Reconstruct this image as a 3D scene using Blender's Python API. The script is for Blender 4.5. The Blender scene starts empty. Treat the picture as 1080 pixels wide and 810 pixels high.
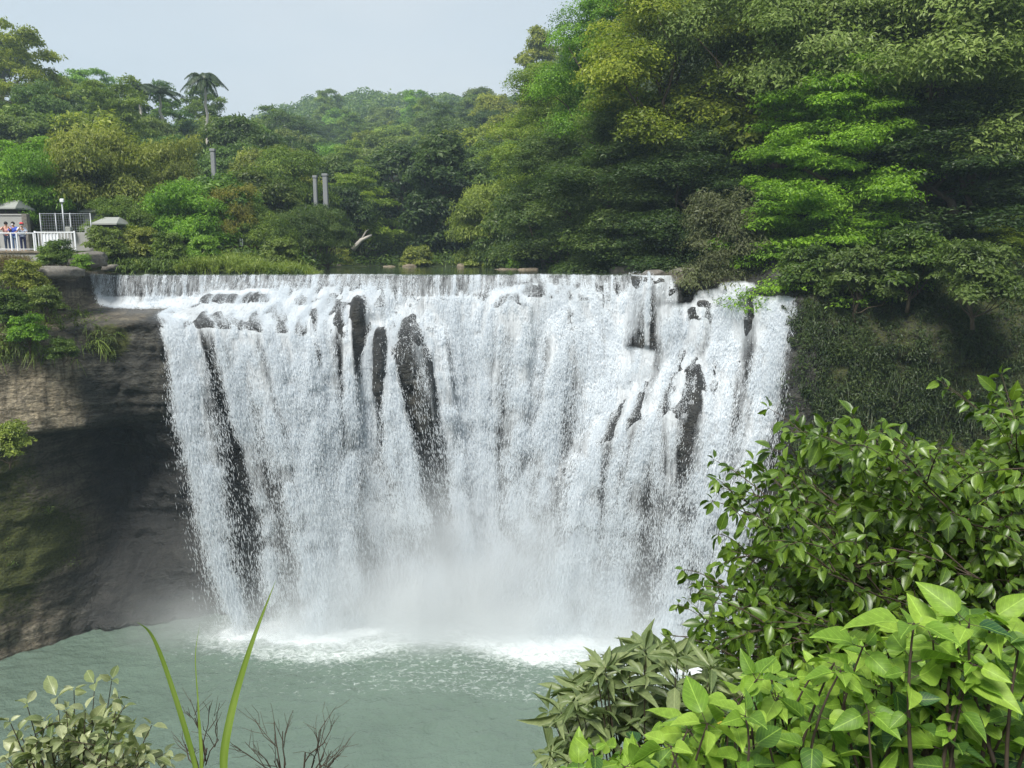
MIST = True; EXPOSURE = 0.50; SHEET = .036
import math, random
import numpy as np
# ---------------------------------------------------------------- camera model used for laying things out
CAM_H = 21.5; PITCH = math.radians(9.37); FPX = 830.0
CP, SP = math.cos(PITCH), math.sin(PITCH)
def at(px, py, Y):
    """world point seen at photo pixel (px, py) at ground distance Y"""
    xx = (px-540.0)/FPX; yv = (405.0-py)/FPX
    dy = CP+yv*SP; dz = -SP+yv*CP
    t = Y/dy
    return (xx*t, Y, CAM_H+dz*t)
# ---------------------------------------------------------------- smooth value noise
def _h(ix, iy, iz, seed):
    n = (ix.astype(np.int64)*374761393 + iy.astype(np.int64)*668265263 + iz.astype(np.int64)*2147483647 + seed*1274126177) & 0x7fffffff
    n = ((n ^ (n >> 13))*1274126177) & 0x7fffffff
    n = ((n ^ (n >> 15))*668265263) & 0x7fffffff
    return (n ^ (n >> 16)) / float(0x7fffffff)
def vnoise(x, y, z=None, seed=0):
    x = np.asarray(x, float); y = np.asarray(y, float)
    z = np.zeros_like(x+y) if z is None else np.asarray(z, float)
    x, y, z = np.broadcast_arrays(x, y, z)
    ix, iy, iz = np.floor(x), np.floor(y), np.floor(z)
    fx, fy, fz = x-ix, y-iy, z-iz
    fx = fx*fx*(3-2*fx); fy = fy*fy*(3-2*fy); fz = fz*fz*(3-2*fz)
    ix, iy, iz = ix.astype(np.int64), iy.astype(np.int64), iz.astype(np.int64)
    def L(a, b, t): return a+(b-a)*t
    def c(i, j, k): return _h(ix+i, iy+j, iz+k, seed)
    v = L(L(L(c(0,0,0), c(1,0,0), fx), L(c(0,1,0), c(1,1,0), fx), fy),
          L(L(c(0,0,1), c(1,0,1), fx), L(c(0,1,1), c(1,1,1), fx), fy), fz)
    return v*2-1
def fbm(x, y, z=None, seed=0, octv=4, gain=.5):
    s = 0; a = 1; t = 0
    for o in range(octv):
        k = 2.03**o
        s = s+a*vnoise(np.asarray(x)*k, np.asarray(y)*k, None if z is None else np.asarray(z)*k, seed+o*17)
        t += a; a *= gain
    return s/t
def sstep(a, b, x):
    t = np.clip((np.asarray(x, float)-a)/(b-a), 0, 1); return t*t*(3-2*t)
# ---------------------------------------------------------------- the rock amphitheatre, y = YG(x, z)
RIVER_Z = 20.25; WEIR_Y = 49.0
# columns: x, then (Y, z) from the pool up; 8 points each
COLS = [
 (-46, [(28,-2),(28,4),(28,9),(28.2,12.5),(28.3,14),(28.6,17),(31,19.5),(34,20.6)]),
 (-32, [(35.4,-2),(36.2,4),(36.6,9),(36.8,11.7),(36.2,12.2),(37.0,17),(39.5,19.3),(42.5,21.0)]),
 (-27.6, [(38.8,-1),(39.8,4),(40.1,9),(40.2,11.5),(39.5,12.1),(40.4,16.5),(43.0,18.9),(45,20.9)]),
 (-26.6, [(40.2,-1),(41.0,4),(41.3,9),(41.2,11.5),(40.2,12.1),(41.0,17.0),(46.6,18.5),(48.7,20.2)]),
 (-24, [(42.4,.3),(46.4,4),(47.0,9),(46.4,11.2),(41.7,12.0),(42.3,17.5),(48.0,18.45),(48.85,20.2)]),
 (-21.2,[(42.9,.3),(46.6,4),(46.2,8.5),(44.9,11.2),(43.4,12.4),(43.5,17.9),(48.2,18.4),(48.85,20.2)]),
 (-17, [(43.9,-2),(44.9,5),(44.4,10),(44.2,12.0),(43.8,14),(43.5,17.75),(47.8,18.7),(48.85,20.2)]),
 (-12.5,[(45.2,-2),(45.4,4),(44.8,9),(44.8,11.5),(44.6,14),(44.1,17.3),(47.0,18.8),(48.85,20.2)]),
 (-9.6,[(46.0,-2),(45.9,4),(45.5,9),(45.2,11.5),(44.8,14.2),(44.6,17.0),(46.9,18.7),(48.85,20.2)]),
 (-7.9,[(47.0,-2),(47.0,4),(47.0,9),(46.9,12.0),(46.7,15.0),(46.2,17.2),(46.8,18.6),(48.85,20.2)]),
 (-6.3,[(47.6,-2),(47.4,4),(46.4,9),(45.6,12.5),(45.4,15.5),(45.6,17.0),(47.6,18.2),(48.85,20.2)]),
 (-4.9,[(48.0,-2),(47.8,4),(47.2,9),(46.9,11.5),(46.6,14.0),(46.6,16.4),(47.8,18.2),(48.85,20.2)]),
 (-2.8,[(47.5,-2),(47.6,3),(47.8,7),(47.9,10),(47.9,13),(47.9,16.2),(48.0,18.4),(48.85,20.2)]),
 (-0.6,[(46.6,-2),(46.8,4),(46.9,8.5),(46.9,11),(47.1,14.6),(47.0,17.0),(47.2,18.9),(48.85,20.2)]),
 (1.2, [(45.6,-2),(46.0,3.5),(46.5,7.5),(46.5,11),(46.5,14.8),(46.9,16.6),(46.9,19.2),(48.85,20.2)]),
 (3.0, [(44.6,-2),(44.2,6),(44.2,8.8),(45.8,10.2),(45.9,14.6),(46.3,17.0),(47.3,19.2),(48.85,20.2)]),
 (5.0, [(43.4,-2),(43.2,7),(43.2,11.0),(45.0,12.4),(45.6,15.0),(46.6,17.3),(47.6,18.9),(48.85,20.2)]),
 (7.0, [(42.8,-2),(42.6,7),(42.6,12.6),(44.6,14.0),(46.0,16.0),(46.8,17.5),(48.0,19.2),(48.85,20.2)]),
 (8.6, [(42.4,-2),(42.1,7),(42.1,13.0),(44.0,14.6),(45.0,15.8),(46.3,16.4),(46.5,19.6),(47.2,20.35)]),
 (10.6,[(42.0,-2),(41.7,7),(41.6,13.2),(43.0,15.2),(44.4,17.0),(45.3,17.6),(45.7,19.8),(46.2,20.45)]),
 (12.2,[(41.3,-2),(41.2,7),(41.4,13.0),(42.4,16.0),(43.0,18.2),(43.8,19.6),(44.6,20.2),(46.2,20.5)]),
 (13.6,[(40.4,-2),(40.4,7),(40.5,13.0),(41.2,16.5),(41.6,18.4),(42.2,19.3),(44.0,19.9),(46,20.6)]),
 (14.9,[(39.6,-2),(39.4,7),(39.4,13.0),(39.9,15.5),(40.2,17.5),(40.8,19.2),(42.5,20.4),(45,21.2)]),
 (20,  [(38.6,-2),(38.6,7),(38.4,12.0),(38.4,14.5),(38.8,17.0),(40.2,19.2),(42.0,20.8),(44,22.2)]),
 (27,  [(35.0,-2),(35.0,7),(35.2,12.0),(36.2,15.0),(37.6,18.0),(39.4,20.2),(41.0,22.0),(43,24.5)]),
 (40,  [(26,-2),(26.5,7),(28,12),(29.5,15),(31,18),(33,20.5),(35,23),(38,26)]),
]
GX0, GX1, GD = -46.0, 40.0, 0.12
GZ0, GZ1 = -2.0, 21.2
gx = np.arange(GX0, GX1+1e-6, GD); gz = np.arange(GZ0, GZ1+1e-6, GD)
# boulders and ribs that stand out of the wall: centre x, y, z, half sizes, squareness
BOULDERS = [
 (-16.4,47.9,18.0,2.6,1.7,1.3,2.2),(-11.5,47.8,17.6,2.5,1.7,1.6,2.2),(-9.1,46.7,17.8,.42,1.2,1.3,2.5),
 (-19.6,44.3,16.6,.3,1.0,1.2,2.2),(-11.4,45.0,15.0,.8,1.3,2.2,2.2),
 (-7.7,46.2,14.8,.5,1.5,2.4,2.4),(-6.3,46.5,15.2,1.3,1.3,1.8,2.2),(-5.2,46.8,12.9,.75,1.6,3.2,2.2),
 (0.1,47.3,18.2,1.2,.9,.9,2.8),(-.6,47.2,15.8,.5,.8,1.0,2.4),(3.6,46.6,15.6,.9,.8,1.0,2.2),
 (8.7,47.3,17.4,1.55,2.3,3.1,4.0),(10.7,45.9,17.5,.85,1.9,1.5,3.0),
 (12.9,43.4,17.9,.3,1.3,1.6,2.4),
 (-26.6,46.6,19.4,.9,2.0,1.1,2.8),
]
def build_rock():
    cx = np.array([c[0] for c in COLS], float)
    K = len(COLS[0][1])
    P = np.array([c[1] for c in COLS], float)            # (ncol, K, 2)
    i = np.clip(np.searchsorted(cx, gx, side='right')-1, 0, len(cx)-2)
    t = (gx-cx[i])/(cx[i+1]-cx[i])
    wob = np.clip(t+0.0, 0, 1); ts = (wob*wob*(3-2*wob))*.6+wob*.4
    PI_ = P[i]*(1-ts)[:, None, None]+P[i+1]*ts[:, None, None]
    Y = np.empty((len(gx), len(gz)))
    for a in range(len(gx)):
        zz = PI_[a, :, 1]; yy = PI_[a, :, 0]
        zz = np.maximum.accumulate(zz+np.arange(K)*1e-4)
        Y[a] = np.interp(gz, zz, yy)
    # smooth a little
    for _ in range(2):
        Y[:, 1:-1] = .25*Y[:, :-2]+.5*Y[:, 1:-1]+.25*Y[:, 2:]
        Y[1:-1] = .25*Y[:-2]+.5*Y[1:-1]+.25*Y[2:]
    X, Z = np.meshgrid(gx, gz, indexing='ij')
    n = fbm(X*.32, Z*.30, seed=3, octv=4)*.75 + fbm(X*1.1, Z*.55, seed=9, octv=4)*.38
    # bedding: thin layers that stand out by different amounts
    lay = Z*1.15+fbm(X*.12, Z*.1, seed=21, octv=2)*1.2
    st = vnoise(X*.10, np.floor(lay)+.5, seed=31)
    st2 = vnoise(X*.10, np.floor(lay)+1.5, seed=31)
    fr = lay-np.floor(lay); st = st+(st2-st)*sstep(.80, 1.0, fr)
    vert = vnoise(np.floor(X*.55+fbm(X*.5, Z*.2, seed=5)*.8)+.5, Z*.09, seed=41)
    rel = .45+.55*sstep(20.0, 17.5, Z)
    fade = np.where((Z > 18.7) & (X > -21.5) & (X < 8.0), .18, 1.0)
    inb = np.where((X > -27) & (X < 17), 1.0, 1.25)
    sh = 1-.75*sstep(-21.5, -24, X)*sstep(11.8, 12.6, Z)*sstep(18, 16.5, Z)
    Y = Y+(n*(.4+.6*sh)+st*.34*sh+vert*.30*sh)*rel*fade*inb
    dtl = fbm(X*2.6, Z*2.2, seed=150, octv=3)*.16-.20*np.clip(.10-np.abs(fbm(X*.8, Z*.55, seed=151, octv=3)), 0, .1)/.1*sstep(-.1, .3, vnoise(X*.4, Z*.4, seed=152))*-1
    Y = Y+dtl*np.where((X > -21) & (X < 15), .5, 1.0)*(.35+.65*sh)
    for (xc, yc, zc, rx, ry, rz, p) in BOULDERS:
        q = np.abs((X-xc)/rx+.22*fbm(X*1.3, Z*1.3, seed=int(xc*7)+60))**p+np.abs((Z-zc)/rz+.2*fbm(X*1.1, Z*1.1, seed=int(xc*5)+90))**p
        b = yc-ry*np.clip(1-q, 0, 1)**(1/p)+.22*fbm(X*1.2, Z*1.4, seed=13)
        Y = np.where(q < 1, np.minimum(Y, b), Y)
    return X, Z, Y
# ---------------------------------------------------------------- the falling water: paths traced over the rock
def simulate(Yg, seed=5, n=26000, steps=330, dt=.02):
    rng = np.random.default_rng(seed)
    dYx = np.gradient(Yg, GD, axis=0); dYz = np.gradient(Yg, GD, axis=1)
    for _ in range(2):
        dYx[:, 1:-1] = .25*dYx[:, :-2]+.5*dYx[:, 1:-1]+.25*dYx[:, 2:]; dYx[1:-1] = .25*dYx[:-2]+.5*dYx[1:-1]+.25*dYx[2:]
        dYz[:, 1:-1] = .25*dYz[:, :-2]+.5*dYz[:, 1:-1]+.25*dYz[:, 2:]; dYz[1:-1] = .25*dYz[:-2]+.5*dYz[1:-1]+.25*dYz[2:]
    def samp(A, x, z):
        fx = np.clip((x-GX0)/GD, 0, Yg.shape[0]-1.001); fz = np.clip((z-GZ0)/GD, 0, Yg.shape[1]-1.001)
        i = fx.astype(int); j = fz.astype(int); u = fx-i; v = fz-j
        return (A[i, j]*(1-u)+A[i+1, j]*u)*(1-v)+(A[i, j+1]*(1-u)+A[i+1, j+1]*u)*v
    # where the water comes over: the weir, then the rills through the rocks on the right
    xs = np.linspace(-25.9, 8.0, 4000)
    w = 1.0+.95*fbm(xs*.42, xs*0, seed=71, octv=3)
    w *= np.where(xs < -21, .55, 1.0)
    for (c, s, a) in FLOW: w = w+a*np.exp(-((xs-c)/s)**2)
    w = np.clip(w, .05, None)*(.12+.88*(.5+.5*vnoise(xs*6, xs*0, seed=73))**2.2)
    cum = np.cumsum(w); cum /= cum[-1]
    nm = int(n*.80)
    x = np.interp(rng.random(nm), cum, xs); y = np.full(nm, WEIR_Y-.12); z = np.full(nm, RIVER_Z-.02)
    vx = rng.normal(0, .05, nm); vy = -rng.uniform(.9, 1.5, nm); vz = np.zeros(nm)
    ex, ey, ez, ew = [], [], [], []
    tot = sum(r[3] for r in RILLS)
    for (rx, rz, sp, wt) in RILLS:
        k = int((n-nm)*wt/tot)
        ex.append(rng.normal(rx, sp, k)); ez.append(np.full(k, rz))
    ex = np.concatenate(ex); ez = np.concatenate(ez); ey = samp(Yg, ex, ez)-.1
    x = np.concatenate([x, ex]); y = np.concatenate([y, ey]); z = np.concatenate([z, ez])
    m = len(ex); vx = np.concatenate([vx, rng.normal(-.1, .15, m)]); vy = np.concatenate([vy, np.full(m, -.8)]); vz = np.concatenate([vz, np.full(m, -.3)])
    n = len(x); alive = np.ones(n, bool)
    free = np.zeros(n)
    out = []; land = []
    ph = rng.random(n)*100
    for s in range(steps):
        vz[alive] -= 9.8*dt
        sp = np.sqrt(vx*vx+vy*vy+vz*vz)+1e-6
        dr = .035+.05*(ph % 1.0)
        k = 1-dr*sp*dt
        vx *= k; vy *= k*np.where(vy < -.9, 1-.9*dt, 1); vz *= k
        x += vx*dt; y += vy*dt; z += vz*dt
        yr = samp(Yg, x, z)-.04
        pen = y-yr
        hit = (pen > 0) & alive
        if hit.any():
            gxh = samp(dYx, x[hit], z[hit]); gzh = samp(dYz, x[hit], z[hit])
            gzh = np.clip(gzh, -12, 12)
            L = np.sqrt(gxh**2+1+gzh**2); nx, ny, nz = gxh/L, -1/L, gzh/L
            vn = vx[hit]*nx+vy[hit]*ny+vz[hit]*nz
            imp = np.clip(-vn, 0, None)
            e = .12
            vx[hit] -= (1+e)*np.minimum(vn, 0)*nx; vy[hit] -= (1+e)*np.minimum(vn, 0)*ny; vz[hit] -= (1+e)*np.minimum(vn, 0)*nz
            kk = imp.shape[0]
            j = (.05+imp*.16)
            vx[hit] += rng.normal(0, 1, kk)*j*.75; vy[hit] -= np.abs(rng.normal(0, 1, kk))*j*.55; vz[hit] += np.abs(rng.normal(0, 1, kk))*j*.35
            flat = np.clip((nz-.55)/.3, 0, 1)
            fr = .985-.03*np.clip(imp/4, 0, 1)-.05*flat
            hs = np.sqrt(vx[hit]**2+vy[hit]**2); lim = 1.15+.7*rng.random(kk)
            kf = np.where((flat > .2) & (hs > lim), lim/(hs+1e-6), 1); vx[hit] *= kf; vy[hit] *= kf
            vx[hit] *= fr; vy[hit] *= fr; vz[hit] *= fr
            d = np.minimum(pen[hit], .5)
            # push straight out of the rock
            x[hit] += nx*d*.5; y[hit] += ny*d; z[hit] += np.clip(nz, 0, 1)*d*.5
            y[hit] = np.minimum(y[hit], samp(Yg, x[hit], z[hit])-.03)
            # water on a flat keeps creeping forward
            slow = (np.sqrt(vx[hit]**2+vy[hit]**2+vz[hit]**2) < 1.0)
            idx = np.where(hit)[0][slow]; vy[idx] -= .28
        free = np.where(hit, 0, free+dt)
        am = alive & (z < 14.5)
        dx = STRANDS[np.argmin(np.abs(x[am, None]-STRANDS[None]-.35*np.sin(z[am, None]*.5+STRANDS[None]*3)), axis=1)]-x[am]
        vx[am] += np.clip(dx*2.6, -2.0, 2.0)*dt*np.clip((14.5-z[am])/3, 0, 1)*np.clip((ph[am]*7 % 1.0)*2.2-.45, 0, 1.4)
        lm = alive & (x < -7) & (z < 18.2)
        vx[lm] += np.clip((-7-x[lm])/12, 0, 1)*1.9*dt
        lm = alive & (x > -9) & (x < 4.0) & (z < 16.5)
        vx[lm] -= (x[lm]+3)*.34*dt
        lm = alive & (x > 3) & (z < 19)
        vx[lm] -= np.clip((x[lm]-3)/9, 0, 1)*.75*dt
        # turbulence that hangs together locally
        if s % 2 == 0:
            tx = vnoise(x*1.3, z*.8, y*1.3+s*.03, seed=81); 
            vx += tx*.09*np.clip(sp/3, .2, 1.6); vy += vnoise(x*1.3, z*.8, y*1.3+s*.03, seed=82)*.06*np.clip(sp/3, .2, 1.6)
        dead = alive & (z < 0.02)
        if dead.any(): land.append(np.stack([x[dead], y[dead]], 1))
        alive &= ~(z < 0.02)
        side = alive & (x < -20.3) & (z < 18.75) & (z > 17.9)
        vx[side] += .55
        alive &= ~((x < -20.85+np.clip(18.1-z, 0, 18)*.20+.12*np.sin(z*3)) & (z < 18.1))
        if not alive.any(): break
        if s >= 1:
            idx = np.where(alive)[0]
            out.append(np.stack([x[idx], y[idx], z[idx], vx[idx], vy[idx], vz[idx], free[idx], idx.astype(float)], 1).astype(np.float32))
    return np.concatenate(out), np.concatenate(land)
STRANDS = np.array([-17.2, -15.4, -11.9, -5.6, -4.0, -2.4, -.8, 4.7, 6.3, 9.0, 12.0])
FLOW = [(6.6, 1.0, .9), (-19, 3, .5), (-2.5, 2.0, 1.0), (-11.5, 3, .9), (4.5, 2.2, .9), (1.5, 1.2, .5)]
# rills: x, z, spread, weight
RILLS = [(8.6,20.3,.3,.12),(7.3,16.0,.35,.8),(9.6,18.5,.45,1.9),(11.5,19.3,.3,1.7),(12.6,19.8,.3,.9),(14.15,19.1,.2,1.3),(13.4,19.1,.3,.35)]
import bpy
from mathutils import Vector
RNG = np.random.default_rng(11); random.seed(4)
SC = bpy.context.scene; COL = SC.collection
# ================================================================ helpers
def mk(name, V, F, mat=None, parent=None, smooth=False, attrs=None, mats=None, midx=None):
    """ONE mesh object from a vertex array and an array (or list of arrays) of same-sized faces"""
    V = np.asarray(V, np.float32).reshape(-1, 3)
    Fs = [np.asarray(f, np.int32).reshape(len(f), -1) for f in (F if isinstance(F, list) else [F]) if len(f)]
    me = bpy.data.meshes.new(name)
    me.vertices.add(len(V)); me.vertices.foreach_set('co', V.ravel())
    loops = np.concatenate([f.ravel() for f in Fs]); tot = np.concatenate([np.full(len(f), f.shape[1], np.int32) for f in Fs])
    start = np.concatenate([[0], np.cumsum(tot)[:-1]]).astype(np.int32)
    me.loops.add(len(loops)); me.loops.foreach_set('vertex_index', loops)
    me.polygons.add(len(tot)); me.polygons.foreach_set('loop_start', start); me.polygons.foreach_set('loop_total', tot)
    me.polygons.foreach_set('use_smooth', np.full(len(tot), bool(smooth)))
    if midx is not None: me.polygons.foreach_set('material_index', np.asarray(midx, np.int32))
    for k, a in (attrs or {}).items():
        a = np.asarray(a, np.float32)
        if a.ndim == 1:
            at_ = me.attributes.new(k, 'FLOAT', 'POINT'); at_.data.foreach_set('value', a)
        else:
            at_ = me.attributes.new(k, 'FLOAT_VECTOR', 'POINT'); at_.data.foreach_set('vector', a.ravel())
    me.update(calc_edges=True)
    for m in (mats or ([mat] if mat else [])): me.materials.append(m)
    o = bpy.data.objects.new(name, me); COL.objects.link(o)
    if parent: o.parent = parent
    return o
def empty(name, loc=(0, 0, 0), rz=0, label=None, cat=None, group=None, kind=None):
    o = bpy.data.objects.new(name, None); COL.objects.link(o)
    o.location = loc; o.rotation_euler = (0, 0, rz); o.empty_display_size = .2
    return tag(o, label, cat, group, kind)
def tag(o, label=None, cat=None, group=None, kind=None):
    if label: o['label'] = label
    if cat: o['category'] = cat
    if group: o['group'] = group
    if kind: o['kind'] = kind
    return o
def copy_tree(o, parent=None):
    c = o.copy(); COL.objects.link(c)
    if parent: c.parent = parent
    for ch in list(o.children): copy_tree(ch, c)
    return c
def grid_faces(nu, nv):
    i, j = np.meshgrid(np.arange(nu-1), np.arange(nv-1), indexing='ij')
    a = (i*nv+j).ravel()
    return np.stack([a, a+nv, a+nv+1, a+1], 1)
class MB:
    """collects boxes, tubes and loose pieces for one mesh"""
    def __init__(s): s.V = []; s.Q = []; s.T = []; s.n = 0
    def add(s, V, Q=None, T=None):
        V = np.asarray(V, float).reshape(-1, 3)
        if Q is not None and len(Q): s.Q.append(np.asarray(Q)+s.n)
        if T is not None and len(T): s.T.append(np.asarray(T)+s.n)
        s.V.append(V); s.n += len(V)
    def box(s, c, d, rz=0, bevel=0.0):
        sx, sy, sz = d[0]/2, d[1]/2, d[2]/2
        b = min(bevel, sx*.9, sy*.9, sz*.9)
        if b <= 0:
            v = np.array([(x, y, z) for x in (-sx, sx) for y in (-sy, sy) for z in (-sz, sz)])
            q = [(0,1,3,2),(4,6,7,5),(0,4,5,1),(2,3,7,6),(0,2,6,4),(1,5,7,3)]
            t = None
        else:
            pts = []
            for k in range(8):
                sg = ((k >> 2 & 1)*2-1, (k >> 1 & 1)*2-1, (k & 1)*2-1)
                pts += [(sg[0]*sx, sg[1]*(sy-b), sg[2]*(sz-b)), (sg[0]*(sx-b), sg[1]*sy, sg[2]*(sz-b)), (sg[0]*(sx-b), sg[1]*(sy-b), sg[2]*sz)]
            v = np.array(pts)
            def id_(k, a): return k*3+a
            q = [(id_(0,0),id_(1,0),id_(3,0),id_(2,0)),(id_(4,0),id_(6,0),id_(7,0),id_(5,0)),(id_(0,1),id_(4,1),id_(5,1),id_(1,1)),
                 (id_(2,1),id_(3,1),id_(7,1),id_(6,1)),(id_(0,2),id_(2,2),id_(6,2),id_(4,2)),(id_(1,2),id_(5,2),id_(7,2),id_(3,2))]
            for (a, b2, ax1, ax2) in [(0,1,0,1),(2,3,0,1),(4,5,0,1),(6,7,0,1),(0,2,0,2),(1,3,0,2),(4,6,0,2),(5,7,0,2),(0,4,1,2),(1,5,1,2),(2,6,1,2),(3,7,1,2)]:
                q.append((id_(a,ax1), id_(b2,ax1), id_(b2,ax2), id_(a,ax2)))
            t = [(id_(k,0), id_(k,1), id_(k,2)) for k in range(8)]
        ca, sa = math.cos(rz), math.sin(rz)
        v = np.stack([v[:,0]*ca-v[:,1]*sa, v[:,0]*sa+v[:,1]*ca, v[:,2]], 1)+np.array(c)
        s.add(v, q, t); return s
    def tube(s, P, R, k=6, cap=True):
        P = np.asarray(P, float); n = len(P)
        R = np.full(n, R, float) if np.isscalar(R) else np.asarray(R, float)
        T = np.gradient(P, axis=0); T /= np.linalg.norm(T, axis=1)[:, None]+1e-9
        up = np.array([0, 0, 1.]) if abs(T[0, 2]) < .9 else np.array([1., 0, 0])
        A = np.cross(T, up); A /= np.linalg.norm(A, axis=1)[:, None]+1e-9; B = np.cross(T, A)
        th = np.linspace(0, 2*np.pi, k, endpoint=False)
        V = P[:, None]+R[:, None, None]*(A[:, None]*np.cos(th)[None, :, None]+B[:, None]*np.sin(th)[None, :, None])
        i, j = np.meshgrid(np.arange(n-1), np.arange(k), indexing='ij'); j2 = (j+1) % k
        q = np.stack([i*k+j, i*k+j2, (i+1)*k+j2, (i+1)*k+j], -1).reshape(-1, 4)
        V = V.reshape(-1, 3); t = []
        if cap:
            V = np.concatenate([V, P[:1], P[-1:]]); a = n*k
            t = [(a, (m+1) % k, m) for m in range(k)]+[(a+1, (n-1)*k+m, (n-1)*k+(m+1) % k) for m in range(k)]
        s.add(V, q, t); return s
    def build(s, name, mat, parent=None, smooth=False, **kw):
        return mk(name, np.concatenate(s.V), [np.concatenate(x) for x in (s.Q, s.T) if x], mat, parent, smooth, **kw)
def norm(a): return a/(np.linalg.norm(a, axis=-1, keepdims=True)+1e-9)
# ---- leaves
def leaf_template(nl=5, curl=.25, fold=.25, shape='oval'):
    """a leaf along +x, width along y, normal +z: (verts, quads)"""
    t = np.linspace(0, 1, nl)
    if shape == 'oval': w = np.sin(np.pi*np.clip(t, .0, 1)**.88)**.68
    elif shape == 'heart': w = np.sin(np.pi*np.clip(t, 0, 1)**.62)**.75*(1-.35*t**3); w[0] = .32
    elif shape == 'lance': w = np.sin(np.pi*t**.8)**1.15
    else: w = np.sin(np.pi*t)
    w[-1] = 0; w = np.maximum(w, 0)
    V = []
    for a, b in zip(t, w):
        z = -curl*a*a+(.02*math.sin(a*9) if shape == 'heart' else 0)
        V += [(a, -.5*b, z+fold*.5*b), (a, 0, z), (a, .5*b, z+fold*.5*b)]
    Q = []
    for i in range(nl-1):
        Q += [(i*3, i*3+3, i*3+4, i*3+1), (i*3+1, i*3+4, i*3+5, i*3+2)]
    return np.array(V), np.array(Q)
DIAMOND = (np.array([(0, 0, 0), (.45, -.5, .10), (1, 0, -.12), (.45, .5, .10)], float), np.array([(0, 1, 2, 3)]))
TRI2 = DIAMOND
def leaves(pos, d, n, L, W, tint, tmpl):
    """instantiate leaf template at pos, along d, facing n; returns V, Q, attribute dict"""
    TV, TQ = tmpl; d = norm(np.asarray(d, float)); n = np.asarray(n, float)
    s = norm(np.cross(n, d)); n = np.cross(d, s)
    L = np.broadcast_to(np.asarray(L, float), (len(pos),)); W = np.broadcast_to(np.asarray(W, float), (len(pos),))
    V = (pos[:, None]+d[:, None]*(TV[None, :, 0:1]*L[:, None, None])+s[:, None]*(TV[None, :, 1:2]*W[:, None, None])
         + n[:, None]*(TV[None, :, 2:3]*L[:, None, None]))
    m = len(TV); Q = TQ[None]+(np.arange(len(pos))*m)[:, None, None]
    a = {'tint': np.repeat(np.asarray(tint, np.float32), m)}
    uv = np.tile(np.stack([TV[:, 0], TV[:, 1], TV[:, 1]*0], 1), (len(pos), 1)); a['luv'] = uv
    return V.reshape(-1, 3), Q.reshape(-1, TQ.shape[1]), a
# ================================================================ materials
class NT:
    def __init__(s, name, kind='mat'):
        if kind == 'mat':
            s.m = bpy.data.materials.new(name); s.m.use_nodes = True; t = s.m.node_tree
        s.t = t; t.nodes.clear(); s.out = t.nodes.new('ShaderNodeOutputMaterial')
    def n(s, typ, _in=None, **kw):
        x = s.t.nodes.new('ShaderNode'+typ)
        for k, v in kw.items(): setattr(x, k, v)
        for k, v in (_in or {}).items():
            if isinstance(v, tuple) and len(v) == 2 and hasattr(v[0], 'outputs'): s.t.links.new(v[0].outputs[v[1]], x.inputs[k])
            elif hasattr(v, 'outputs'): s.t.links.new(v.outputs[0], x.inputs[k])
            else: x.inputs[k].default_value = v
        return x
    def link(s, a, b): s.t.links.new(a, b)
    def attr(s, name): return s.n('Attribute', attribute_name=name)
    def noise(s, scale, detail=4, rough=.5, vec=None, dist=0):
        d = {'Scale': scale, 'Detail': detail, 'Roughness': rough, 'Distortion': dist}
        if vec is not None: d['Vector'] = vec
        return s.n('TexNoise', d)
    def pos(s): return (s.n('NewGeometry'), 'Position')
    def obj(s): return (s.n('TexCoord'), 'Object')
    def mapv(s, vec, scale=(1, 1, 1), loc=(0, 0, 0)): return s.n('Mapping', {'Vector': vec, 'Scale': scale, 'Location': loc})
    def ramp(s, fac, stops, interp='LINEAR'):
        x = s.n('ValToRGB', {'Fac': fac}); x.color_ramp.interpolation = interp
        e = x.color_ramp.elements
        while len(e) < len(stops): e.new(.5)
        for i, (p, c) in enumerate(stops):
            e[i].position = p; e[i].color = c if len(c) == 4 else (*c, 1)
        return x
    def mix(s, f, a, b, blend='MIX'):
        x = s.n('Mix', data_type='RGBA', blend_type=blend)
        for idx, v in ((0, f), (6, a), (7, b)):
            if isinstance(v, tuple) and len(v) == 2 and hasattr(v[0], 'outputs'): s.t.links.new(v[0].outputs[v[1]], x.inputs[idx])
            elif hasattr(v, 'outputs'): s.t.links.new(v.outputs[2] if v.bl_idname == 'ShaderNodeMix' else v.outputs[0], x.inputs[idx])
            else: x.inputs[idx].default_value = (*v, 1) if isinstance(v, tuple) and len(v) == 3 else v
        return (x, 2)
    def math(s, op, a, b=0.0, clamp=False):
        x = s.n('Math', operation=op, use_clamp=clamp)
        for i, v in enumerate((a, b)):
            if isinstance(v, tuple): s.t.links.new(v[0].outputs[v[1]], x.inputs[i])
            elif hasattr(v, 'outputs'): s.t.links.new(v.outputs[0], x.inputs[i])
            else: x.inputs[i].default_value = v
        return x
    def done(s, shader, vol=False, disp=None):
        s.t.links.new(shader.outputs[0], s.out.inputs['Volume' if vol else 'Surface']); return s.m
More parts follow.
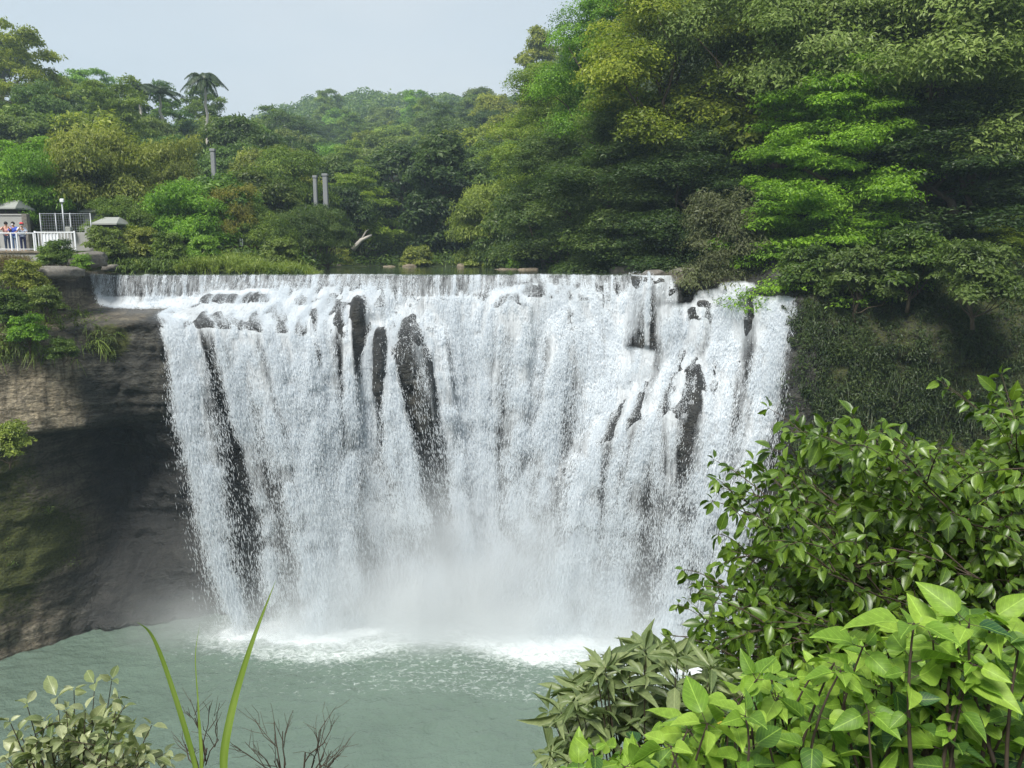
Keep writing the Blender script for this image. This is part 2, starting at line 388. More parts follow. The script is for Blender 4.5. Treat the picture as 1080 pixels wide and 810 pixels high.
def leaf_mat(name, dark, mid, light, gloss=.45, spec=.35, trans=.32, objcol=True, veins=False, tipcol=None):
    t = NT(name)
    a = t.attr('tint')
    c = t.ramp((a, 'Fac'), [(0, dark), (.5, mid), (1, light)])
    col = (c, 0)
    if tipcol is not None:
        x = t.ramp((a, 'Fac'), [(.985, (0, 0, 0)), (.99, (1, 1, 1))], 'CONSTANT'); col = t.mix((x, 0), col, tipcol)
    if veins:
        uv = t.attr('luv'); sp = t.n('SeparateXYZ', {0: (uv, 'Vector')})
        ay = t.math('ABSOLUTE', (sp, 1)); mid_ = t.math('LESS_THAN', ay, .022)
        sl = t.math('SUBTRACT', t.math('MULTIPLY', (sp, 0), 1.0), t.math('MULTIPLY', ay, .7))
        st = t.math('LESS_THAN', t.math('PINGPONG', t.math('MULTIPLY', sl, 7.0), .5), .045)
        v = t.math('MAXIMUM', mid_, t.math('MULTIPLY', st, .5))
        col = t.mix(t.math('MULTIPLY', v, .35), col, tuple(min(1, q*1.9+.03) for q in light))
        bl = t.noise(60, 3, .6, vec=t.pos()); f = t.ramp((bl, 0), [(.35, (.82, .82, .82)), (.7, (1.08, 1.08, 1.08))])
        col = t.mix(1.0, col, (f, 0), 'MULTIPLY')
    if objcol:
        oi = t.n('ObjectInfo'); col = t.mix(1.0, col, (oi, 'Color'), 'MULTIPLY')
    p = t.n('BsdfPrincipled', {'Base Color': col, 'Roughness': gloss, 'Specular IOR Level': spec})
    tc = t.mix(1.0, col, (1.25, 1.35, .7), 'MULTIPLY')
    tr = t.n('BsdfTranslucent', {'Color': tc})
    return t.done(t.n('MixShader', {0: trans, 1: p, 2: tr}))
def plain(name, col, rough=.7, metal=0, spec=.3, var=.15, scale=8, bump=0):
    t = NT(name); nz = t.noise(scale, 5, .6, vec=t.obj())
    c = t.mix((nz, 0), tuple(q*(1-var) for q in col), tuple(min(1, q*(1+var)) for q in col))
    d = {'Base Color': c, 'Roughness': rough, 'Metallic': metal, 'Specular IOR Level': spec}
    if bump:
        d['Normal'] = t.n('Bump', {'Strength': bump, 'Height': (nz, 0)})
    return t.done(t.n('BsdfPrincipled', d))
M = {}
M['leaf_broad'] = leaf_mat('leaf_broad', (0.036, 0.068, 0.012), (0.118, 0.19, 0.03), (0.245, 0.325, 0.062), trans=.42)
M['leaf_fine'] = leaf_mat('leaf_fine', (0.06, 0.094, 0.02), (0.155, 0.215, 0.046), (0.26, 0.325, 0.085), trans=.42)
M['leaf_dark'] = leaf_mat('leaf_dark', (0.026, 0.048, 0.014), (0.078, 0.132, 0.03), (0.165, 0.225, 0.06), trans=.42)
M['leaf_bright'] = leaf_mat('leaf_bright', (0.06, 0.1, 0.014), (0.155, 0.225, 0.032), (0.285, 0.365, 0.068), trans=.42)
M['leaf_olive'] = leaf_mat('leaf_olive', (0.065, 0.074, 0.032), (0.135, 0.152, 0.07), (0.215, 0.24, 0.12), trans=.42)
M['fern'] = leaf_mat('fern', (.026, .044, .015), (.056, .088, .026), (.115, .150, .045), objcol=False)
M['grass'] = leaf_mat('grass', (.080, .115, .024), (.150, .205, .042), (.235, .285, .078), objcol=True)
M['dry_grass'] = leaf_mat('dry_grass', (.13, .10, .05), (.20, .16, .08), (.27, .23, .12), objcol=False)
M['palm'] = leaf_mat('palm_leaf', (.030, .050, .022), (.055, .085, .035), (.085, .115, .05), objcol=False)
M['glossy_leaf'] = leaf_mat('glossy_leaf', (.026, .060, .008), (.078, .148, .016), (.185, .285, .030), gloss=.36, spec=.5, trans=.34, objcol=False, veins=True, tipcol=(.55, .26, .02))
M['light_leaf'] = leaf_mat('light_leaf', (.030, .090, .030), (.150, .275, .030), (.285, .430, .060), gloss=.50, spec=.32, trans=.38, objcol=False, veins=True, tipcol=(.50, .40, .06))
M['slender_leaf'] = leaf_mat('slender_leaf', (.060, .095, .030), (.130, .180, .065), (.240, .285, .125), gloss=.42, spec=.45, trans=.3, objcol=False, veins=True, tipcol=(.45, .18, .03))
M['pale_leaf'] = leaf_mat('pale_leaf', (.07, .11, .03), (.18, .225, .085), (.36, .39, .21), gloss=.38, spec=.5, trans=.3, objcol=False, veins=True)
M['blade'] = leaf_mat('blade', (.12, .20, .03), (.20, .30, .05), (.30, .40, .10), gloss=.4, spec=.4, trans=.35, objcol=False)
M['bark'] = plain('bark', (.11, .085, .06), .9, var=.35, scale=6, bump=.4)
M['twig'] = plain('twig', (.060, .045, .032), .85, var=.3, scale=30)
M['twig_tan'] = plain('twig_tan', (.22, .16, .09), .8, var=.25, scale=30)
M['pale_bark'] = plain('pale_bark', (.48, .45, .40), .85, var=.2, scale=4, bump=.2)
M['white_paint'] = plain('white_paint', (.72, .74, .76), .5, var=.05, scale=3)
M['grey_metal'] = plain('grey_metal', (.34, .36, .38), .5, metal=.4, var=.1)
M['pillar'] = plain('pillar', (.21, .22, .225), .85, var=.12, scale=1.2)
M['concrete'] = plain('concrete', (.30, .30, .285), .9, var=.18, scale=2.5, bump=.25)
M['roof_pale'] = plain('roof_pale', (.27, .28, .26), .7, var=.12, scale=3)
M['wood_brown'] = plain('wood_brown', (.16, .085, .045), .8, var=.25, scale=7)
M['dark_wall'] = plain('dark_wall', (.06, .055, .05), .9, var=.2)
# ---- wet rock
def rock_mat():
    t = NT('cliff_rock'); P = t.pos(); g = t.n('NewGeometry')
    wet_shade = t.attr('wet_shade'); sand = t.attr('sand'); moss = t.attr('moss')
    n1 = t.noise(.9, 6, .6, vec=t.mapv(P, (.7, .7, 2.2))); n2 = t.noise(5, 5, .65, vec=t.mapv(P, (1, 1, 1.6)))
    n3 = t.noise(1.6, 4, .6, vec=t.mapv(P, (2.4, 2.4, .16)))
    dark = t.ramp((n1, 0), [(.25, (.018, .019, .018)), (.5, (.050, .050, .043)), (.72, (.100, .096, .080))])
    tan = t.ramp((n1, 0), [(.25, (.15, .125, .085)), (.5, (.25, .215, .155)), (.75, (.36, .315, .235))])
    str_ = t.ramp((n3, 0), [(.30, (.30, .29, .27)), (.5, (1, 1, 1)), (.68, (1.25, 1.22, 1.15))])
    tan2 = t.mix(.8, (tan, 0), (str_, 0), 'MULTIPLY')
    c = t.mix((sand, 'Fac'), (dark, 0), tan2)
    gr = t.ramp((n2, 0), [(.3, (.42, .42, .42)), (.7, (1.4, 1.4, 1.4))]); c = t.mix(1.0, c, (gr, 0), 'MULTIPLY')
    vo = t.n('TexVoronoi', {'Vector': t.mapv(P, (.55, .55, 1.5)), 'Scale': 1.0}, feature='DISTANCE_TO_EDGE'); vr = t.ramp((vo, 'Distance'), [(.0, (.42, .41, .40)), (.055, (1, 1, 1))])
    c = t.mix(.75, c, (vr, 0), 'MULTIPLY')
    nb = t.noise(1.0, 5, .7, vec=t.mapv(P, (.25, .25, 5.5))); br_ = t.ramp((nb, 0), [(.36, (.55, .54, .52)), (.5, (1, 1, 1)), (.66, (1.35, 1.32, 1.25))]); c = t.mix(.7, c, (br_, 0), 'MULTIPLY')
    mn = t.math('ADD', (moss, 'Fac'), t.math('MULTIPLY', t.math('SUBTRACT', (n2, 0), .5), 1.0))
    mm = t.ramp(mn, [(.42, (0, 0, 0)), (.60, (1, 1, 1))])
    mc = t.ramp((t.noise(9, 4, .6, vec=P), 0), [(.3, (.022, .030, .008)), (.7, (.075, .085, .018))])
    c = t.mix((mm, 0), c, (mc, 0))
    c = t.mix(t.math('MULTIPLY', (wet_shade, 'Fac'), .75), c, (.022, .023, .025))
    ro = t.n('MapRange', {0: (wet_shade, 'Fac'), 1: 0., 2: 1., 3: .85, 4: .32})
    hb = t.math('ADD', (n2, 0), t.math('MULTIPLY', (n1, 0), 1.5))
    b = t.n('Bump', {'Strength': .7, 'Distance': .3, 'Height': hb})
    return t.done(t.n('BsdfPrincipled', {'Base Color': c, 'Roughness': (ro, 0), 'Specular IOR Level': .4, 'Normal': (b, 0)}))
M['rock'] = rock_mat()
def boulder_mat(name, a, b):
    t = NT(name); P = t.pos(); n1 = t.noise(1.6, 6, .62, vec=P); n2 = t.noise(7, 4, .6, vec=P)
    c = t.mix((n1, 0), a, b); f = t.ramp((n2, 0), [(.3, (.6, .6, .6)), (.7, (1.2, 1.2, 1.2))]); c = t.mix(1.0, c, (f, 0), 'MULTIPLY')
    bm = t.n('Bump', {'Strength': .6, 'Distance': .06, 'Height': (n2, 0)})
    return t.done(t.n('BsdfPrincipled', {'Base Color': c, 'Roughness': .85, 'Normal': (bm, 0)}))
M['boulder_grey'] = boulder_mat('boulder_grey', (.07, .065, .055), (.24, .22, .19))
M['boulder_dark'] = boulder_mat('boulder_dark', (.020, .015, .010), (.060, .044, .030))
M['boulder_tan'] = boulder_mat('boulder_tan', (.10, .08, .055), (.30, .25, .18))
def soil_mat(name, stops, sc=.5):
    t = NT(name); P = t.pos(); n1 = t.noise(sc, 7, .65, vec=P)
    c = t.ramp((n1, 0), stops); b = t.n('Bump', {'Strength': .5, 'Distance': .2, 'Height': (n1, 0)})
    return t.done(t.n('BsdfPrincipled', {'Base Color': (c, 0), 'Roughness': .95, 'Specular IOR Level': .1, 'Normal': (b, 0)}))
M['forest_floor'] = soil_mat('forest_floor', [(.3, (.014, .020, .008)), (.55, (.030, .042, .014)), (.75, (.060, .055, .030))])
M['bank_soil'] = soil_mat('bank_soil', [(.3, (.03, .04, .012)), (.55, (.075, .085, .03)), (.75, (.15, .12, .075))], 1.2)
def water_mat(name, deep, rough, sc, strength, foam=False):
    t = NT(name); P = t.pos()
    n1 = t.noise(sc, 4, .55, vec=P); n2 = t.noise(sc*3.7, 3, .5, vec=P)
    h = t.math('ADD', (n1, 0), t.math('MULTIPLY', (n2, 0), .4))
    b = t.n('Bump', {'Strength': strength, 'Distance': .12, 'Height': h})
    v = t.noise(.22, 4, .6, vec=P); c = t.mix((v, 0), tuple(q*.80 for q in deep), tuple(q*1.22 for q in deep))
    d = {'Base Color': c, 'Roughness': rough, 'Specular IOR Level': .5, 'IOR': 1.33, 'Normal': (b, 0)}
    p = t.n('BsdfPrincipled', d)
    if foam:
        a = t.attr('foam'); f1 = t.noise(3.2, 6, .72, vec=t.mapv(P, (1, 1.5, 1)), dist=.8)
        s = t.math('ADD', (a, 'Fac'), t.math('MULTIPLY', t.math('SUBTRACT', (f1, 0), .5), 1.5))
        r = t.ramp(s, [(.36, (0, 0, 0)), (.98, (1, 1, 1))])
        w = t.n('BsdfPrincipled', {'Base Color': (.74, .78, .79, 1), 'Roughness': .7, 'Normal': (b, 0)})
        p = t.n('MixShader', {0: (r, 0), 1: p, 2: w})
    return t.done(p)
M['pool'] = water_mat('pool_water', (.108, .152, .122), .09, 2.0, 1.0, True)
M['river'] = water_mat('river_water', (.045, .060, .040), .06, 1.0, .12)
def drops_mat():
    t = NT('white_water')
    p = t.n('BsdfPrincipled', {'Base Color': (.74, .785, .82, 1), 'Roughness': .35, 'Specular IOR Level': .5})
    tr = t.n('BsdfTranslucent', {'Color': (.79, .83, .87, 1)})
    return t.done(t.n('MixShader', {0: .45, 1: p, 2: tr}))
M['drops'] = drops_mat()
def veil_mat():
    t = NT('water_veil'); P = t.pos(); a = t.attr('dens')
    n1 = t.noise(3.4, 6, .62, vec=t.mapv(P, (1.7, .5, .13)), dist=.35); n2 = t.noise(2.4, 6, .7, vec=t.mapv(P, (1.2, .6, .45)), dist=.8)
    s = t.math('ADD', (a, 'Fac'), t.math('MULTIPLY', t.math('SUBTRACT', (n1, 0), .5), .9))
    s = t.math('ADD', s, t.math('MULTIPLY', t.math('SUBTRACT', (n2, 0), .5), .7))
    r = t.ramp(s, [(.22, (0, 0, 0)), (1.0, (.9, .9, .9))])
    b = t.n('Bump', {'Strength': .8, 'Distance': .15, 'Height': t.math('ADD', (n1, 0), (n2, 0))})
    p = t.n('BsdfPrincipled', {'Base Color': (.73, .775, .81, 1), 'Roughness': .4, 'Normal': (b, 0)})
    tl = t.n('BsdfTranslucent', {'Color': (.9, .93, .95, 1)}); w = t.n('MixShader', {0: .25, 1: p, 2: tl})
    return t.done(t.n('MixShader', {0: (r, 0), 1: t.n('BsdfTransparent'), 2: w}))
M['veil'] = veil_mat()
def mist_mat(dims, dens, col=(.96, .985, 1, 1)):
    t = NT('mist_air'); g = t.n('TexCoord'); mp_ = t.mapv((g, 'Object'), tuple(2.0/q for q in dims)); sp = t.n('SeparateXYZ', {0: mp_})
    # fades to nothing at the faces of the mist's own box, thickest low down in the middle
    def edge(o):
        x = (sp, o); return t.math('MAXIMUM', t.math('SUBTRACT', 1.0, t.math('MULTIPLY', x, x)), 0.0)
    z = t.math('MULTIPLY', t.math('SUBTRACT', 1.0, (sp, 2)), .5, clamp=True); fz = t.math('POWER', z, 2.2)
    f = t.math('MULTIPLY', t.math('MULTIPLY', edge(0), edge(1)), fz)
    nz = t.noise(.30, 3, .6, vec=t.pos()); nr = t.ramp((nz, 0), [(.30, (.15, .15, .15)), (.7, (1.0, 1.0, 1.0))])
    f = t.math('MULTIPLY', t.math('MULTIPLY', f, (nr, 0)), dens)
    v = t.n('VolumePrincipled', {'Color': col, 'Density': f, 'Anisotropy': .2})
    return t.done(v, vol=True)
# ================================================================ cliff, water
RX, RZ, YG = build_rock()
SIM, LAND = simulate(YG)
cx = np.array([c[0] for c in COLS], float); ctop = np.array([c[1][-1][1] for c in COLS], float)
ZT = np.interp(gx, cx, ctop)[:, None]
over = np.clip(RZ-ZT, 0, None); k_ = over/np.maximum(GZ1-ZT, .05)
Yc = np.where(RZ > ZT, np.take_along_axis(YG, np.minimum(np.searchsorted(gz, ZT[:, 0]), len(gz)-1)[:, None], 1)+k_*7.0, YG)
bank_ = ((RX < -25) | (RX > 15.5)).astype(float)
Zc = np.minimum(RZ, ZT)+bank_*k_*.5
# wetness from the water that runs by plus painted undercut shade, sandstone on the left shoulder, moss
wet_shade = np.zeros_like(YG)
ii = np.clip(((SIM[:, 0]-GX0)/GD).astype(int), 0, len(gx)-1); jj = np.clip(((SIM[:, 2]-GZ0)/GD).astype(int), 0, len(gz)-1)
np.add.at(wet_shade, (ii, jj), 1); 
wet_shade = np.clip(wet_shade/30, 0, 1)
for _ in range(14):
    wet_shade[1:-1] = .25*wet_shade[:-2]+.5*wet_shade[1:-1]+.25*wet_shade[2:]; wet_shade[:, 1:-1] = .25*wet_shade[:, :-2]+.5*wet_shade[:, 1:-1]+.25*wet_shade[:, 2:]
wet_shade = np.clip(wet_shade*2.2, 0, 1)
edge = fbm(RX*.35, RZ*.35, seed=55)*1.3
shoulder_x = 0
under = sstep(12.5, 11.9, RZ+edge*.25-np.clip(-24-RX, 0, 9)*.05)
shoulder = sstep(-22.6, -23.8, RX+edge*.7+(RZ-12.5)*.22)*sstep(11.7, 12.3, RZ)*sstep(20.5, 18.5, RZ+edge*.6)
ledgeslab = sstep(-20.2, -21.2, RX)*sstep(17.75, 17.95, RZ)*sstep(19, 18.5, RZ)
strata = sstep(-20.6, -21.6, RX)*sstep(.1, .4, fbm(RX*.25, RZ*.9, seed=66))*sstep(12, 13, RZ)*.7
sand = np.clip(np.maximum.reduce([shoulder, ledgeslab, strata, .55*sstep(-23.6, -26.5, RX+edge*1.5)]), 0, 1)
wet_shade = np.maximum(wet_shade, .85*sstep(-25.2, -24.0, RX+edge*.4)*sstep(12.2, 11.2, RZ)*sstep(-10, -17, RX))  # shade of the undercut left of the falls, painted into the rock colour
sand = np.maximum(sand, .6*sstep(6.9, 7.4, RX)*sstep(12.4, 11.9, RX)*sstep(19.7, 20.2, RZ))
mossy = np.zeros_like(YG)
mossy += .55*np.exp(-((RX+22.2)/1.0)**2-((RZ-16.8)/1.0)**2)*2.2
mossy += .60*sstep(-24.0, -26.5, RX+edge)*sstep(12.3, 11.3, RZ)*sstep(0, 6, RZ)
mossy += .30*sstep(-23.5, -27, RX+edge)*sstep(9, 2, RZ)
mossy += .4*np.exp(-((RX-8.2)/1.2)**2-((RZ-15.6)/1.1)**2)
mossy += .55*sstep(14.6, 16.5, RX)+.5*sstep(18.6, 20.2, RZ)*bank_
mossy *= (1-.8*wet_shade)*(1-.75*shoulder)
cliff = mk('waterfall_cliff', np.stack([RX, Yc, Zc], -1), grid_faces(len(gx), len(gz)), M['rock'], smooth=True,
           attrs={'wet_shade': wet_shade.ravel(), 'sand': sand.ravel(), 'moss': np.clip(mossy, 0, 1).ravel()})
tag(cliff, 'dark layered rock cliff behind and beside the falling water', 'cliff', kind='structure')
# ---- falling water as very many drops and strings along the traced paths
rng = np.random.default_rng(3)
NDROP = 1800000
spd = np.linalg.norm(SIM[:, 3:6], axis=1)
w = np.clip(.45+spd*.14, .4, 2.2).astype(float)
PID = SIM[:, 7].astype(int); npid = PID.max()+1
pw = np.exp(rng.normal(0, 1.75, npid))
tt = np.arange(len(SIM))                                     # packets of water along each path
pk = vnoise(SIM[:, 0]*2.6, SIM[:, 2]*.75, SIM[:, 1]*1.5, seed=301)+.7*vnoise(SIM[:, 0]*6, SIM[:, 2]*1.8, seed=302)
w *= pw[PID]*np.where(SIM[:, 6] < .06, np.clip(.8+pk*.9, .15, 2), np.clip(.45+pk*1.6, .03, 2.6))*np.where((SIM[:, 2] > 19.0) & (SIM[:, 1] > 48.0), .30, 1)*(1-.45*sstep(14, 6, SIM[:, 2]))
pick = rng.choice(len(SIM), NDROP, replace=True, p=w/w.sum())
S = SIM[pick].astype(float); sp = np.linalg.norm(S[:, 3:6], axis=1)
air = np.clip(S[:, 6]*1.2, 0, 1); fall = np.clip((19-S[:, 2])/19, 0, 1)
upper = (S[:, 2] > 18.9) & (S[:, 1] > 48.0)
P = S[:, :3]+S[:, 3:6]*(rng.uniform(-.5, .5, (NDROP, 1))*.02)
P += rng.normal(0, 1, (NDROP, 3))*np.where(upper, .02, .03+.06*fall+.07*np.clip(sp/8, 0, 1)*air)[:, None]*np.array([1.25, 1, 1.])
sp_ = (rng.random(NDROP) < .20) & ~upper; P[sp_, 0] += rng.normal(0, 1, sp_.sum())*(.12+.6*fall[sp_]*air[sp_]); P[sp_, 1] -= np.abs(rng.normal(0, .12, sp_.sum()))
d = norm(S[:, 3:6]+rng.normal(0, 1, (NDROP, 3))*np.where(upper, .05, .13)[:, None]*sp[:, None])
L = (.016+.0125*sp)*np.exp(rng.normal(0, .5, NDROP)); L = np.where(upper, L*2.0, L)
W = np.clip(L*rng.uniform(.07, .19, NDROP), .004, .014); W = np.where(upper, W*.6, W)
nrm_ = np.array([-.1, -.75, .5])+rng.normal(0, 1, (NDROP, 3))*.45
a_ = norm(np.cross(d, nrm_))
L, W = L[:, None], W[:, None]
V = np.stack([P+d*L*.6, P+a_*W, P-d*L*.6, P-a_*W], 1)
T = np.arange(NDROP)[:, None]*4+np.array([0, 1, 2, 3])
falls = mk('waterfall', V.reshape(-1, 3), T, M['drops'])
tag(falls, 'wide white waterfall pouring over the weir and rock ledges into the pool', 'waterfall', kind='structure')
# the unbroken skin of water between the drops
GS = .1
sx_ = np.arange(-27.5, 16, GS); sz_ = np.arange(-.2, 20.4, GS)
bi = [np.append(sx_-GS/2, sx_[-1]+GS/2), np.append(sz_-GS/2, sz_[-1]+GS/2)]
Hn, _, _ = np.histogram2d(SIM[:, 0], SIM[:, 2], bins=bi)
Hy, _, _ = np.histogram2d(SIM[:, 0], SIM[:, 2], bins=bi, weights=SIM[:, 1])
Hs, _, _ = np.histogram2d(SIM[:, 0], SIM[:, 2], bins=bi, weights=spd)
def blur2(A, n):
    for _ in range(n):
        A[1:-1] = .25*A[:-2]+.5*A[1:-1]+.25*A[2:]; A[:, 1:-1] = .25*A[:, :-2]+.5*A[:, 1:-1]+.25*A[:, 2:]
    return A
bn = blur2(Hn.copy(), 3); by = blur2(Hy.copy(), 3)/(bn+1e-6); flux = blur2(Hs, 2)
bn2 = blur2(Hn.copy(), 40); by2 = blur2(Hy.copy(), 40)/(bn2+1e-6)
yy_ = np.where(bn > .3, by, by2)
SX, SZ = np.meshgrid(sx_, sz_, indexing='ij')
bw, _, _ = np.histogram2d(SIM[:, 0], SIM[:, 2], bins=bi, weights=pw[PID]); bw = blur2(bw, 1)
dens = (1-np.exp(-(bn*.4+bw*.35)*SHEET*(1+1.6*sstep(16.4, 17.4, SZ))))*sstep(.2, 2.5, bn)
big = blur2(bn2.copy(), 160)
dens = np.clip(dens+.10*(1-np.exp(-big*.05))*sstep(18.5, 14, SZ), 0, 1)*np.where((SZ > 19.0) & (yy_ > 47.9), .45, 1)*(1-.62*sstep(15, 6, SZ))
keep = (bn > .25) | ((bn2 > .05) & (SZ < 15))
fq = grid_faces(len(sx_), len(sz_)); kq = keep.ravel()[fq].all(1); fq = fq[kq]
used = np.unique(fq); remap = -np.ones(SX.size, int); remap[used] = np.arange(len(used))
sheet = mk('water_veil', np.stack([SX, yy_+.03, SZ], -1).reshape(-1, 3)[used], remap[fq], M['veil'], smooth=True, attrs={'dens': dens.ravel()[used]})
sheet.parent = falls
# ---- pool
px_ = np.arange(-46, 42, .2); py_ = np.arange(14, 50, .14)
PX, PY = np.meshgrid(px_, py_, indexing='ij')
H_, _, _ = np.histogram2d(LAND[:, 0], LAND[:, 1], bins=[np.append(px_-.1, px_[-1]+.1), np.append(py_-.07, py_[-1]+.07)])
fo = H_.copy()
def blur(A, n):
    for _ in range(n):
        A[1:-1] = .25*A[:-2]+.5*A[1:-1]+.25*A[2:]; A[:, 1:-1] = .25*A[:, :-2]+.5*A[:, 1:-1]+.25*A[:, 2:]
    return A
f1 = blur(fo.copy(), 25); f2 = blur(fo.copy(), 180); f3 = blur(fo.copy(), 900)
foam = np.clip(f1/1.0, 0, 1)*.72+np.clip(f2/.35, 0, 1)*.46+np.clip(f3/.16, 0, 1)*.30
cen = np.exp(-((PX+2.5)/7.5)**2); foam *= (.66+.5*cen)
amp = .06+.10*np.clip(f2/.4, 0, 1)
PZ = amp*(fbm(PX*.8, PY*1.2, seed=88, octv=3)*1.2+fbm(PX*1.9, PY*2.7, seed=89, octv=2)*.9)
pool = mk('pool_water', np.stack([PX, PY, PZ], -1), grid_faces(len(px_), len(py_)), M['pool'], smooth=True, attrs={'foam': np.clip(foam, 0, 1).ravel()})
tag(pool, 'milky green plunge pool below the falls', 'water', kind='structure')
# ---- river above the weir
rx_ = np.concatenate([np.arange(-26.9, 7.9, .3)]); ry_ = np.concatenate([[48.80, 48.84, 48.9, 49.0], np.arange(49.3, 92, .6)])
QX, QY = np.meshgrid(rx_, ry_, indexing='ij')
spread = 1+np.clip(QY-49, 0, 60)/60*.35
QZ = RIVER_Z-np.where(QY < 49, (49-QY)**2*3.2, 0)+.006*fbm(QX*.8, QY*.8, seed=90)
river = mk('river_water', np.stack([QX*spread+(QY-49)*-.06, QY, QZ], -1), grid_faces(len(rx_), len(ry_)), M['river'], smooth=True)
tag(river, 'still dark river above the weir', 'water', kind='structure')
# ================================================================ land
TPX = np.array([-1500,-700, -300, -100, 0, 80, 160, 240, 310, 340, 400, 480, 550, 600, 680, 760, 900, 1080, 1400, 2200, 3000], float)
TY = np.array([49.6, 51, 60, 75, 90, 110, 140, 180, 240, 320, 420, 520, 700], float)
TP = np.array([
 [300]*21,
 [274,274,274,275,276,277,279,282,290,302,302,302,302,302,300,284,276,268,262,255,250],
 [230,235,240,245,250,258,266,271,279,292,296,296,296,294,276,215,160,110,60,0,0],
 [200,205,212,220,228,240,250,257,266,282,288,287,282,262,220,150,80,20,-40,-80,-80],
 [170,172,180,190,200,215,230,240,252,272,277,273,255,225,170,90,10,-40,-90,-120,-120],
 [120,125,130,140,160,182,200,215,235,256,262,250,222,188,120,40,-20,-60,-100,-140,-140],
 [90,90,92,96,104,145,168,178,212,238,236,214,188,150,75,0,-40,-80,-120,-160,-160],
 [80,80,84,90,104,148,166,170,185,206,206,180,155,115,50,-10,-40,-80,-120,-160,-160],
 [92,92,94,100,114,152,166,168,166,176,176,158,132,105,45,0,-40,-80,-120,-160,-160],
 [110,110,114,118,130,150,160,160,150,148,148,138,124,106,70,30,0,-40,-80,-100,-100],
 [130,130,132,136,140,146,150,148,126,119,110,116,120,118,100,80,60,40,20,0,0],
 [150,150,150,150,150,150,150,148,140,135,130,132,136,136,120,100,90,80,70,60,60],
 [170,170,170,170,170,170,170,170,170,170,170,170,170,170,170,170,170,170,170,170,170]], float)
def ground_py(px, Y):
    px = np.asarray(px, float); Y = np.asarray(Y, float)
    i = np.clip(np.searchsorted(TY, Y)-1, 0, len(TY)-2); t = np.clip((Y-TY[i])/(TY[i+1]-TY[i]), 0, 1)
    j = np.clip(np.searchsorted(TPX, px)-1, 0, len(TPX)-2); u = np.clip((px-TPX[j])/(TPX[j+1]-TPX[j]), 0, 1)
    u = u*u*(3-2*u)*.5+u*.5
    return (TP[i, j]*(1-t)+TP[i+1, j]*t)*(1-u)+(TP[i, j+1]*(1-t)+TP[i+1, j+1]*t)*u
def atv(px, py, Y):
    xx = (px-540.0)/FPX; yv = (405.0-py)/FPX; dy = CP+yv*SP; t = Y/dy
    return np.stack([xx*t, Y+0*t, CAM_H+(-SP+yv*CP)*t], -1)
gp = np.concatenate([np.arange(-1500, -200, 50), np.arange(-200, 1300, 10), np.arange(1300, 3001, 50)]).astype(float)
gy = np.concatenate([[49.6, 50.0, 50.5], np.arange(51, 110, 1.0), np.arange(110, 260, 3.0), np.arange(260, 701, 10.0)])
GP, GYY = np.meshgrid(gp, gy, indexing='ij')
TV = atv(GP, ground_py(GP, GYY), GYY)
TV[..., 2] += fbm(TV[..., 0]*.25, TV[..., 1]*.25, seed=7)*.35
land = mk('hillside_ground', TV, grid_faces(len(gp), len(gy)), M['forest_floor'], smooth=True)
tag(land, 'wooded slopes rising on both sides of the river valley', 'terrain', kind='structure')
# near slope below the camera, down to the pool
ny = np.array([-30, -6, -1, 1, 2, 3.2, 5, 8, 12, 17, 22, 27, 30, 34.]); nz_ = np.array([21, 19.9, 19.6, 19.2, 18.2, 17.1, 15.8, 13.6, 10.8, 7.6, 4.2, .9, -.6, -2])
nx = np.arange(-60, 60.1, 1.0); nyy = np.concatenate([np.arange(-30, 0, 2), np.arange(0, 34.1, .5)])
NX, NY = np.meshgrid(nx, nyy, indexing='ij')
NZ = np.interp(NY, ny, nz_)+fbm(NX*.3, NY*.3, seed=12)*.35
NZ += np.clip(NX-9, 0, 40)*.55*sstep(2, 12, NY)*sstep(-2, 1, NX-9)
NZ += np.clip(-NX-26, 0, 40)*.8*sstep(5, 15, NY)
near = mk('near_bank', np.stack([NX, NY, NZ], -1), grid_faces(len(nx), len(nyy)), M['forest_floor'], smooth=True)
tag(near, 'steep shaded bank below the viewpoint', 'terrain', kind='structure')
def ground_z(x, y):
    px = 540+FPX*x/(y*CP+1.0); 
    for _ in range(4):
        p = atv(np.array(px), ground_py(px, y), np.array(float(y))); px = px+(x-p[0])*FPX/(y)
    return float(p[2])
